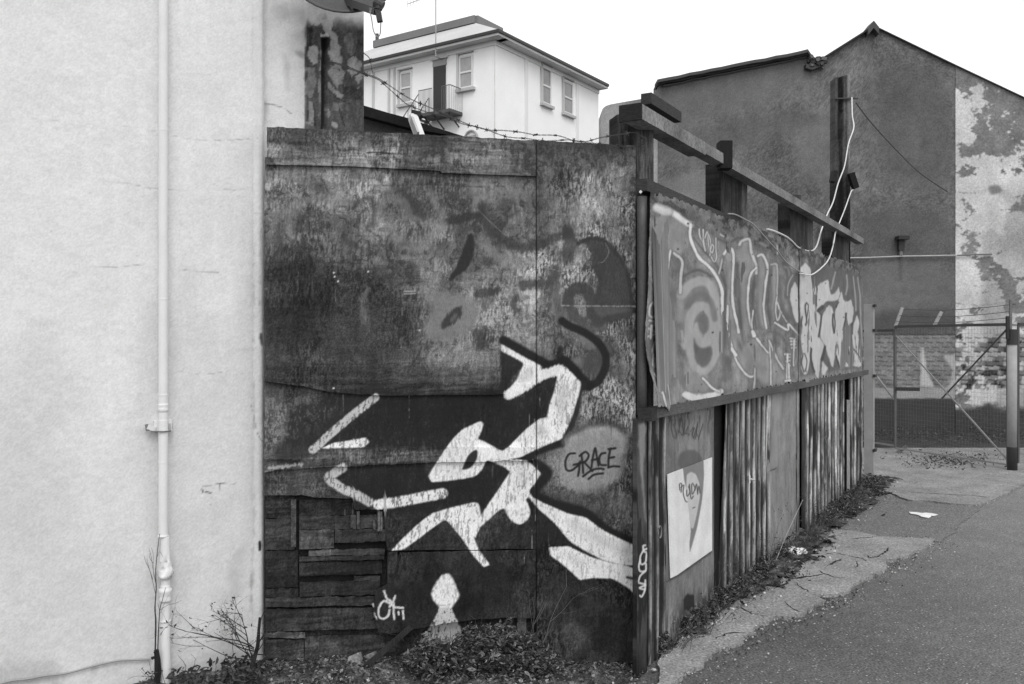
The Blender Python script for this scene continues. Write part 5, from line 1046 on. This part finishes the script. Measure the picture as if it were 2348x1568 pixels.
def verge(pts, off, th, h, a, nm='verge'):
    mb = MB()
    for (u0, v0), (u1, v1) in zip(pts[:-1], pts[1:]):
        s0, z0 = GB.sz(u0, v0, off); s1, z1 = GB.sz(u1, v1, off)
        c = [(s0, z0 - h, off), (s1, z1 - h, off), (s1, z1 - h, off - th), (s0, z0 - h, off - th), (s0, z0, off), (s1, z1, off), (s1, z1, off - th), (s0, z0, off - th)]
        mb.hexa([tuple(GB.pt(s, z, o)) for s, z, o in c], a)
    mb.build(nm, M_SLATE, gb)
def jl_(p, n=14, a=1.2): 
    p0, p1 = p; return [(p0[0] + (p1[0] - p0[0]) * i / n, p0[1] + (p1[1] - p0[1]) * i / n + random.uniform(-a, a)) for i in range(n + 1)]
verge(jl_(((1507, 182), (1852, 113))), .16, .3, .05, .30); verge(jl_(((1507, 191), (1852, 122))), .10, .3, .025, .24); verge(jl_(((1520, 195), (1850, 128))), .05, .3, .02, .34)
verge([(1852, 113), (1858, 122), (1866, 130)], .14, .4, .05, .28)
verge([(1886, 131), (1992, 64)], .10, .2, .03, .22); verge([(1990, 63), (2003, 47), (2015, 62)], .14, .25, .12, .3, 'ridge_cap'); verge([(2013, 62), (2193, 149), (2350, 223), (2900, 475)], .05, .2, .015, .3)
verge([(1848, 146), (1862, 150), (1880, 143)], .12, .3, .07, .27, 'broken_masonry')
mb = MB(); 
for _ in range(26): p = GB.pt(*GB.sz(1849 + 32 * random.random(), 136 + 20 * random.random()), .02 + .1 * random.random()); mb.bar(p, p + np.array([.07 * random.random() + .03, 0, .05 * (random.random() - .5)]), .06, .05, random.choice((.2, .3, .4)))
mb.build('rubble', M_REND, gb)
mb = MB(); s_, z_ = GB.sz(2062, 547); mb.bar(GB.pt(s_ - .09, z_, .1), GB.pt(s_ + .09, z_, .1), .16, .06, .15); mb.bar(GB.pt(s_, z_ - .03, .05), GB.pt(s_, z_ - .2, .04), .09, .09, .2); mb.bar(GB.pt(s_, z_ - .2, .04), GB.pt(s_, z_ - .29, .04), .05, .05, .42); mb.build('hopper', M_METAL, gb)
mb = MB(); mb.tube([GB.pt(*GB.sz(u, v), .05) for u, v in ((1935, 592), (1990, 591), (2063, 588), (2190, 586))], .012, .68, 6); mb.tube([GB.pt(*GB.sz(u, v), .05) for u, v in ((2190, 586), (2230, 584), (2270, 583))], .012, .45, 6); mb.build('wall_cable', M_METAL, gb)

# ------------------------------------------------------------------ mesh gate, post and fence beside it
def g3(u, Y, z): return Vector(((u - CX) / F * Y, Y, z))
Pa, Pb = g3(2309, 10.97, 0), g3(2052, 12.67, 0)
def mesh_frame(t, P, Qp, z0, z1, nv, nh, diag=True, tone=.42):
    d = Qp - P; up = lambda p, z: Vector((p.x, p.y, z))
    mb = MB(); mb.bar(up(P, z0), up(P, z1), .02, .02, tone * .7); mb.bar(up(Qp, z0), up(Qp, z1), .028, .028, tone * .72); mb.bar(up(P, z1), up(Qp, z1), .034, .034, .24); mb.bar(up(P, z0), up(Qp, z0), .022, .022, .5); mb.build('frame', M_METAL, t)
    if diag:
        mb = MB(); mb.bar(up(Qp, z1 - .12), up(P, z0 + .06), .017, .017, .5); mb.build('brace', M_METAL, t)
        mb = MB(); mb.bar(up(P, z1 - .05), up(P + d * .55, z0 + .75), .016, .016, .25); mb.build('brace', M_METAL, t)
    mb = MB()
    for i in range(1, nv): p = P + d * i / nv; mb.bar(up(p, z0), up(p, z1), .0014, .0014, .4, side=d.normalized())
    for i in range(1, nh): z = z0 + (z1 - z0) * i / nh; mb.bar(up(P, z), up(Qp, z), .0014, .0014, .4)
    mb.build('wire_mesh', M_METAL, t)
gt = thing('mesh_gate', Pb, 'rusty wire mesh gate with diagonal braces, half open across the yard entrance', 'gate')
mesh_frame(gt, Pa, Pb, .08, 1.80, 38, 32, tone=.5)
mb = MB(); dd = (Pb - Pa)
for f, h in ((1.0, .22), (.62, .14)): 
    p = Pa + dd * f; mb = MB(); mb.bar(Vector((p.x, p.y, 1.8)), Vector((p.x + .10, p.y, 1.8 + h + .05)), .035, .035, .6); mb.build('barb_arm', M_METAL, gt)
mb = MB(); mb.bar(Vector((Pb.x - .02, Pb.y - .05, .0)), Vector((Pb.x + .12, Pb.y - .1, .12)), .06, .04, .4); mb.build('foot_stop', M_METAL, gt); mb = MB(); mb.bar(Vector((Pb.x, Pb.y - .03, .92)), Vector((Pb.x + .28, Pb.y - .15, .92)), .05, .05, .2); mb.build('latch', M_METAL, gt)
mb = MB()
for k, z in enumerate((1.88, 1.96, 2.05)):
    pts = [Vector((Pa.x + dd.x * t + .05 * k, Pa.y + dd.y * t, z - .04 * math.sin(t * 3.1))) for t in np.linspace(0, 1.0, 16)]; mb.tube(pts, .004, .3, 4)
mb.build('barbed_strand', M_METAL, gt)
hp = g3(2320, 10.93, 0)
gp2 = thing('gate_post', hp, 'sturdy tubular steel gate post on the right, dark at its foot', 'post')
mb = MB(); mb.tube([hp + Vector((0, 0, z)) for z in (-.05, .3, .301)], .058, .2, 14); mb.build('post_foot', M_METAL, gp2, True)
mb = MB(); mb.tube([hp + Vector((0, 0, z)) for z in (.302, .9, 1.55)], .056, .60, 14); mb.build('post', M_SHEET, gp2, True)
mb = MB(); mb.tube([hp + Vector((0, 0, z)) for z in (1.551, 1.74)], .062, .2, 14); mb.bar(hp + Vector((-.07, -.02, 1.62)), hp + Vector((-.07, -.02, 1.9)), .03, .03, .15); mb.bar(hp + Vector((-.02, 0, 1.74)), hp + Vector((-.02, 0, 2.1)), .025, .025, .4); mb.build('post_head', M_METAL, gp2)
P2, Q2 = g3(2050, 12.95, 0), g3(1975, 13.6, 0)
gt2 = thing('mesh_gate', Q2, 'second wire mesh gate leaf, narrow, partly hidden behind the end of the lane fence', 'gate')
mesh_frame(gt2, P2, Q2, .08, 1.75, 12, 32, False); mb = MB(); mb.bar(Q2 + Vector((0, 0, 1.35)), P2 + Vector((0, 0, .75)), .025, .025, .55); mb.build('brace', M_METAL, gt2)
P3, Q3 = g3(2334, 10.9, 0), g3(2334, 10.9, 0) + Vector((3.0, .5, 0))
gt3 = thing('mesh_fence', P3, 'wire mesh fence running off to the right of the gate post', 'fence')
mesh_frame(gt3, P3, Q3, .12, 1.8, 40, 32, False)

# ------------------------------------------------------------------ plants, leaf litter, rubbish
def leaves(mb, pts, size, tones, flatn=0.0, cup=.25):
    for p in pts:
        s = size * random.uniform(.5, 1.2); a = random.random() * 6.28
        n = Vector((random.gauss(0, 1), random.gauss(0, 1) - .4, random.gauss(0, 1) + flatn)).normalized()
        x = n.cross(Vector((math.cos(a), math.sin(a), .3))).normalized(); y = n.cross(x)
        p = Vector(p); c = n * s * cup; t = random.choice(tones)
        mb.add([p - y * s, p + x * s * .38 - y * s * .25 + c, p + x * s * .30 + y * s * .45 + c, p + y * s, p - x * s * .30 + y * s * .45 + c, p - x * s * .38 - y * s * .25 + c], [(0, 1, 2, 3), (0, 3, 4, 5)], t)
def twig(mb, p, d, L, r, depth, a=.2, bend=.25, kids=3, tips=None, grav=0.0):
    p = Vector(p); d = Vector(d).normalized(); pts = [p.copy()]; n = 7
    for i in range(n):
        d = (d + Vector((random.gauss(0, 1), random.gauss(0, 1), random.gauss(0, 1) - grav)) * bend / n * 2).normalized(); p = p + d * L / n; pts.append(p.copy())
        if tips is not None and i > 1: tips.append(p.copy())
        if depth and i > 0 and random.random() < kids / n:
            dd = (d + Vector((random.gauss(0, 1), random.gauss(0, 1) * .5, random.gauss(0, 1))) * .6).normalized()
            twig(mb, p, dd, L * random.uniform(.3, .6), r * .55, depth - 1, a, bend, kids, tips, grav)
    mb.tube(pts, r, a, 5, r * .35)
fz = lambda x, y: float(gz(x, y))
# bramble clump
bc = FR.pt(FR.s(1080), 0, .12)
br = thing('bramble_bush', (bc[0], bc[1], fz(bc[0], 0)), 'low leafy bramble bush growing against the foot of the plywood fence', 'bush')
mb = MB(); tips = []
mb2 = MB(); lp = []
for _ in range(3600):
    u = random.uniform(925, 1285); h = np.interp(u, [925, 975, 1030, 1100, 1150, 1200, 1240, 1285], [.04, .13, .15, .185, .22, .18, .13, .03]) * (.8 + .5 * float(vn(u / 22, 0, 3)))
    zz_ = h * (random.random() ** .65); o = .05 + random.random() * (.05 + .22 * (1 - zz_ / .3) * min(1, (u - 910) / 60) * min(1, (1300 - u) / 60))
    p = FR.pt(FR.s(u, o), 0, o); x, y = p[0], p[1]
    if float(fbm(u / 12, zz_ * 30 + o * 20, 9)) < .36: continue
    lp.append((x, y, fz(x, y) + zz_))
leaves(mb2, lp[::5], .021, (.16, .2, .26, .36, .46), .4); leaves(mb2, lp, .0115, (.18, .22, .28, .34, .42, .5), .5); mb2.build('leaves', M_LEAF, br)
for _ in range(46):
    u = random.uniform(940, 1270); p = FR.pt(FR.s(u, .12), 0, random.uniform(.05, .18)); twig(mb, (p[0], p[1], fz(p[0], 0)), (random.gauss(0, .7), random.gauss(0, .3) - .2, .8), random.uniform(.12, .25), .0022, 1, .2, .4)
for u, hgt in ((1195, .36), (1215, .42), (1235, .33), (1090, .2)):
    p = FR.pt(FR.s(u, .08), 0, .08); twig(mb, (p[0], p[1], fz(p[0], 0)), (.35, 0, 1), hgt, .0016, 2, .42, .5, 3)
mb.build('stems', M_TWIG, br)
# bare shrub at the corner of the white wall
def wp(u, o): s = WL.s(u, o); return WL.pt(s, 0, o)
p = wp(588, .10)
bs = thing('bare_shrub', (p[0], p[1], fz(p[0], 0)), 'bare dark twiggy shrub at the foot of the white wall beside the plywood fence', 'shrub')
mb = MB(); tips = []; z0_ = fz(p[0], 0) - .03
mb.tube([Vector((p[0] + .02, p[1] - .1, z0_)), Vector((p[0] - .0, p[1] - .06, z0_ + .07)), Vector((p[0] + .015, p[1] - .03, z0_ + .14)), Vector((p[0] + .02, p[1] - .02, z0_ + .26))], .016, .17, 8, .006, .3)
for d, L_, r in (((-1, -.1, .5), .26, .005), ((-1, 0, .8), .20, .004), ((-.4, -.1, 1), .2, .005), ((.1, 0, 1), .2, .004), ((-1, -.2, .25), .3, .005), ((-1, -.1, .45), .26, .004), ((.5, -.2, .7), .26, .004), ((.6, -.2, .3), .22, .004), ((-.7, -.1, .8), .22, .0035), ((-1, -.1, .1), .3, .004), ((-.2, -.2, .9), .22, .006), ((.2, -.3, .5), .2, .006)):
    twig(mb, (p[0], p[1] - .04, z0_ + random.uniform(.05, .14)), d, L_ * 1.05, r * .62, 3, .2, .3, 2.8, tips)
mb.build('twigs', M_TWIG, bs)
mb = MB(); leaves(mb, [t + Vector((random.gauss(0, .008), random.gauss(0, .008), random.gauss(0, .008))) for t in tips if random.random() < .10], .008, (.16, .2, .28)); mb.build('leaves', M_LEAF, bs)
# sapling beside the drainpipe
p = wp(356, .07); zp = lambda v: EYE - (v - CY) / F * p[1]
sp_ = thing('sapling', (p[0], p[1], zp(1540)), 'thin bare sapling growing up beside the foot of the drainpipe', 'sapling')
mb = MB(); PP = lambda u, v: W(u, v, p[1])
c1 = P((150, 1560), (138, 1480), (138, 1370), (140, 1250), (136, 1180), (142, 1090), (140, 1000), (148, 900), (160, 810)); mb.tube(smooth_pts([PP(*q) for q in c1], 4), .0042, .24, 6, .0012, .3)
c1 = P((150, 1420), (152, 1350), (160, 1200), (175, 1140), (190, 1080)); mb.tube(smooth_pts([PP(*q) for q in c1], 4), .0028, .26, 6, .001, .2)
for c1 in (((138, 1110), (122, 1040), (108, 990), (95, 935)), ((138, 1050), (125, 980), (118, 930), (105, 880)), ((140, 1060), (128, 1000), (128, 920), (118, 880)), ((125, 1040), (112, 1000), (100, 960)), ((108, 990), (90, 950), (80, 920)), ((160, 1200), (150, 1160)), ((162, 1195), (200, 1170), (240, 1160), (270, 1145)), ((128, 960), (110, 930), (112, 900)), ((145, 930), (160, 900), (178, 930)), ((165, 1210), (185, 1160), (205, 1120))):
    mb.tube(smooth_pts([PP(*q) for q in P(*c1)], 4), .0011, .38, 4, .0006)
mb.tube([PP(*q) for q in P((148, 1560), (150, 1500), (150, 1440), (146, 1395))], .013, .14, 8, .010, .6); mb.tube([PP(*q) for q in P((120, 1440), (150, 1425), (130, 1405))], .007, .15, 6, .004, .4)
mb.build('stems', M_TWIG, sp_)
# low stems along the foot of the white wall
def creep(u0, u1, n, lab, h, tl=(.2, .26, .32), nl=90, size=.02):
    p = wp((u0 + u1) / 2, .15); t = thing('wall_weed', (p[0], p[1], fz(p[0], 0)), lab, 'weed'); mb = MB(); tips = []
    for _ in range(n):
        q = wp(random.uniform(u0, u1), random.uniform(.05, .3)); twig(mb, (q[0], q[1], fz(q[0], 0) - .02), (random.gauss(0, 1), random.gauss(0, .3), abs(random.gauss(.3, .35))), random.uniform(.4, 1) * h, .0022, 2, .2, .5, 3, tips)
    mb.build('stems', M_TWIG, t); mb = MB(); lp = []
    for _ in range(nl): q = wp(random.uniform(u0, u1), random.uniform(.04, .45)); lp.append((q[0], q[1], fz(q[0], 0) + random.random() * .06))
    leaves(mb, lp, size, tl, .8); leaves(mb, [x for x in tips if random.random() < .1], .008, tl); mb.build('leaves', M_LEAF, t)
creep(385, 520, 22, 'sprawling dark weed with big leaves right of the drainpipe foot', .15, nl=170)
creep(325, 368, 12, 'small dark weed left of the drainpipe foot', .07, nl=60, size=.012)
creep(510, 600, 20, 'dense dark weed under the bare shrub by the fence corner', .13, (.15, .2, .26), 220)
# stain line of soil on the wall foot: a hose lying on it
mb = MB(); mb.tube(smooth_pts([WL.pt(*WL.sz(u, v, .012), .012) for u, v in I((-120, 1600), (60, 1545), (180, 1530), (300, 1508), (450, 1490), (600, 1450), (700, 1425), (800, 1405), (900, 1400), (1020, 1395))]), .004, .58, 6)
tag(mb.build('hose', M_PAINT), 'thin pale hose running along the foot of the white wall to the drainpipe', 'hose')
# leaf litter and small stones (uncountable)
def sdp(s, o, z=0): q = SD.pt(s, z, o); return (q[0], q[1], z)
mb = MB(); lp = []
for _ in range(5200):
    u = random.uniform(600, 1475); o = random.random() ** 1.5 * .5 + .02; q = FR.pt(FR.s(u, o), 0, o); lp.append((q[0], q[1], fz(q[0], 0) + .012 + .01 * random.random()))
leaves(mb, lp, .011, (.14, .18, .22, .26, .34, .45), 2.0, .15)
tag(mb.build('leaf_litter', M_LEAF), 'dead leaves and crumbs strewn on the earth under the plywood fence', 'leaf litter', kind='stuff')
mb = MB()
for _ in range(420):
    u = random.uniform(600, 1475); o = random.random() * .45 + .02; q = FR.pt(FR.s(u, o), 0, o); r = random.uniform(.003, .009); z = fz(q[0], 0) + .008
    mb.bar((q[0], q[1], z), (q[0] + r * random.uniform(1, 2), q[1] + r * random.uniform(-1, 1), z + r * .5), r * 1.3, r, random.choice((.3, .45, .6, .75)))
tag(mb.build('gravel', M_CONC), 'small stones and crumbs of render scattered below the plywood fence', 'gravel', kind='stuff')
mb = MB(); lp = []; mw = MB()
for _ in range(9000):
    s = random.uniform(.1, 6.6); w = float(vw(s)); o = .04 + abs(random.gauss(0, .42)) * w
    if float(fbm(s * 3, o * 5, 16)) < .42: continue
    hgt = max(0, .055 - o * .12) * random.random() * 2.0; q = sdp(s, o); lp.append((q[0], q[1], .018 + hgt))
leaves(mb, lp, .012, (.14, .18, .22, .28, .36, .5), .6, .3)
leaves(mb, [lp[i] for i in range(0, len(lp), 9)], .024, (.14, .2, .26, .4), .3, .35)
for _ in range(2600):                                     # grass blades in tufts
    s = random.uniform(.25, 6.5); o = .03 + abs(random.gauss(0, .22)) * float(vw(s))
    if float(fbm(s * 5, o * 6, 17)) < .5: continue
    q = Vector(sdp(s, o)) + Vector((0, 0, .01)); hh = random.uniform(.03, .12) * (1.3 if o < .15 else .8); dd_ = Vector((random.gauss(0, .5), random.gauss(0, .5), 1)).normalized(); w_ = Vector((random.gauss(0, 1), random.gauss(0, 1), 0)).normalized() * .0022
    m2 = q + dd_ * hh * .55; t2 = q + dd_ * hh + Vector((dd_.x, dd_.y, -.4)) * hh * .35
    mb.add([q - w_, q + w_, m2 + w_ * .8, m2 - w_ * .8, t2], [(0, 1, 2, 3), (3, 2, 4)], random.choice((.2, .28, .36, .46)))
tag(mb.build('ground_weeds', M_LEAF), 'low weeds and leaf scraps along the foot of the lane fence', 'weeds', kind='stuff')
mb = MB()
for _ in range(320):
    s = random.uniform(.1, 6.8); o = .06 + abs(random.gauss(0, .6)) * float(vw(s)); r = random.uniform(.003, .009)
    q = sdp(s, o); mb.bar((q[0], q[1], .02), (q[0] + r * 1.5, q[1] + r * random.uniform(-1, 1), .02 + r * .4), r * 1.4, r, random.choice((.35, .5, .65, .85)))
for _ in range(700):                                      # grit along the broken edge of the pavement
    i_ = random.randrange(1, 16); a_, b_ = np.array(pe[i_]), np.array(pe[i_ + 1]); t_ = random.random(); q = a_ + (b_ - a_) * t_ + np.array([abs(random.gauss(0, .10)) - .03, random.gauss(0, .05) - .03]); r = random.uniform(.002, .007)
    mb.bar((q[0], q[1], .006), (q[0] + r * 1.4, q[1] + r * random.uniform(-1, 1), .006 + r * .4), r * 1.3, r, random.choice((.25, .35, .5, .7)))
tag(mb.build('rubble_crumbs', M_CONC), 'pale crumbs and stones scattered along the foot of the lane fence', 'gravel', kind='stuff')
# taller weeds, each a plant
def weed(s, o, h, lab, n=7, nl=60, tone=(.24, .3, .38, .45), spread=.6, sz=.008):
    q = sdp(s, o); t = thing('tall_weed', (q[0], q[1], .02), lab, 'weed', 'weeds growing along the lane fence'); mb = MB(); tips = []
    for _ in range(n): twig(mb, (q[0] + random.gauss(0, .03), q[1] + random.gauss(0, .03), .01), (random.gauss(0, spread), random.gauss(0, spread), 1), h * random.uniform(.6, 1), .0018, 2, .34, .4, 3, tips)
    mb.build('stems', M_TWIG, t); mb = MB(); leaves(mb, random.sample(tips, min(nl, len(tips))), sz, tone); mb.build('leaves', M_LEAF, t)
sw = lambda u, o=.1: float(SD.s(u, o))
weed(sw(1570), .10, .16, 'leafy weed under the hole in the flat panel with the poster', 10, 130)
weed(sw(1610), .10, .20, 'bushy weed below the right corner of the poster', 10, 150)
weed(sw(1650), .10, .34, 'tall feathery weed in front of the dark gap beside the first corrugated sheet', 9, 120)
weed(sw(1700), .12, .26, 'wispy weed at the middle of the first corrugated sheet', 8, 100)
weed(sw(1765), .12, .40, 'straggly weed with long stalks before the second flat panel', 8, 50, spread=.4)
weed(sw(1800), .14, .30, 'weed behind the white plastic bag', 9, 110)
weed(sw(1835), .14, .45, 'tallest weed, in front of the dark gap past the second flat panel', 8, 90)
weed(sw(1880), .14, .28, 'weed below the rusty streaked corrugated sheet', 8, 100)
weed(sw(1925), .16, .26, 'last weed, near the pale end post of the lane fence', 9, 120)
mb = MB(); a_ = sdp(sw(1760, .12), .12); b_ = SD.pt(SD.s(1840, .1), .36, .1); mb.tube([a_, (Vector(a_) + Vector(b_)) / 2 + Vector((0, 0, .02)), b_], .003, .6, 5, .002); tag(mb.build('dry_stalk', M_TWIG), 'pale dry stalk leaning across the weeds by the second flat panel', 'stalk')
# rubbish
def blob(name, c, sx, sy, sz, a, lab, cat, mat, seed=0, amp=.5, group=None):
    n, m = 26, 16; v = []; f = []
    for i in range(m + 1):
        ph = math.pi * i / m
        for j in range(n):
            th = 2 * math.pi * j / n; r = 1 + amp * (float(fbm(math.cos(th) * 1.7 + 5 + seed, math.sin(th) * 1.7 + ph * 1.9 + 7, seed)) - .5) * 2
            v.append((c[0] + sx * r * math.sin(ph) * math.cos(th), c[1] + sy * r * math.sin(ph) * math.sin(th), max(c[2], c[2] + sz + sz * r * math.cos(ph))))
    for i in range(m):
        for j in range(n): f.append((i * n + j, (i + 1) * n + j, (i + 1) * n + (j + 1) % n, i * n + (j + 1) % n))
    o = link(name, v, f, float(lin(a)), mat, smooth=True); return tag(o, lab, cat, group)
g_ = GR(1820, 1272, .02); blob('plastic_bag', (g_[0], g_[1], .02), .088, .05, .026, .90, 'crumpled white plastic bag lying in the weeds by the lane fence', 'plastic bag', M_CLOTH, 3, .38)
g_ = GR(2118, 1183)
v = []; k = 14
for i in range(k):
    t = 2 * math.pi * i / k; r = 1 + .35 * math.sin(3 * t + 1) + .2 * random.random(); v.append((g_[0] + .088 * r * math.cos(t), g_[1] + .10 * r * math.sin(t), .012 + .006 * random.random()))
o = link('paper_scrap', v + [(x, y, z - .003) for x, y, z in v], [tuple(range(k)), tuple(range(k, 2 * k))[::-1]] + [(i, i + k, (i + 1) % k + k, (i + 1) % k) for i in range(k)], float(lin(.93)), M_CLOTH); tag(o, 'flat white scrap of paper lying on the dark tarmac', 'paper')
for (u, v_, r, a, lb) in ((1082, 1513, .011, .82, 'small white stone at the foot of the bramble bush'), (1498, 1537, .012, .7, 'pale stone at the foot of the corner board, nearest the road'), (1432, 1530, .008, .8, 'small white pebble on the earth left of the corner board'), (1903, 1172, .03, .55, 'lumpy grey stone near the end of the lane fence'), (1517, 1497, .012, .55, 'rough stone beside the foot of the flat panel')):
    g_ = GR(u, v_ + 4, fz(GR(u, v_)[0], 0)); blob('stone', (g_[0], g_[1], fz(g_[0], 0) + .005), r, r * .8, r * .6, a, lb, 'stone', M_CONC, int(u) % 7, .4, 'loose stones on the ground')
for (u, v_, w, a, lb) in ((812, 1520, .07, .5, 'broken slab of masonry leaning under the rotten planks, left one of two'), (850, 1508, .06, .46, 'broken slab of masonry leaning under the rotten planks, right one of two'), (745, 1530, .035, .5, 'flat chunk of render on the earth under the planks')):
    o_ = .08 if v_ > 1515 else .04; q = FR.pt(FR.s(u, o_), 0, o_); z = fz(q[0], 0); mb = MB()
    mb.hexa([tuple(Vector((q[0], q[1], z)) + Vector(c) * w) for c in ((-.6, -.2, -.1), (.5, -.3, -.1), (.6, .2, -.1), (-.5, .25, -.1), (-.35, .0, .55), (.3, -.1, .85), (.4, .15, .8), (-.3, .2, .5))], a); tag(mb.build('masonry_chunk', M_CONC), lb, 'rubble', 'chunks of masonry below the fence')
q1 = W(*B((650, 1310))[0], 4.0); q2 = FR.pt(*FR.sz(*B((925, 1020))[0], .06), .06)
mb = MB(); mb.bar(Vector((q1.x, q1.y - .02, fz(q1.x, 0) + .0)), q2, .008, .026, .2); tag(mb.build('wooden_stake', M_WOOD), 'dark lath leaning diagonally against the lower left of the plywood fence', 'stake')
q1 = FR.pt(FR.s(960, .2), 0, .2); mb = MB(); mb.bar((q1[0] - .02, q1[1], fz(q1[0], 0) + .02), (q1[0] + .16, q1[1] + .05, fz(q1[0], 0) + .05), .03, .012, .22); tag(mb.build('board_scrap', M_WOOD), 'short dark board scrap lying in front of the bramble bush', 'board')
# weeds and rubble at the foot of the gable building, seen through the gate
mb = MB(); lp = []
for _ in range(5000):
    x = random.uniform(4.6, 11); y = random.uniform(13.3, 14.95); h = .28 * float(fbm(x * 2.5, y * 2.5, 201)) * sst(13.3, 14.4, y); lp.append((x, y, random.random() * float(h) + .0))
for _ in range(420):
    u = random.gauss(2175, 55); v = random.gauss(1057, 9); g_ = GR(u, v, .02); lp.append((g_[0], g_[1], .03 + .03 * random.random()))
leaves(mb, lp, .022, (.2, .26, .3, .36), .5); tag(mb.build('overgrowth', M_LEAF), 'dark overgrown weeds along the foot of the gable building behind the gate', 'weeds', kind='stuff')
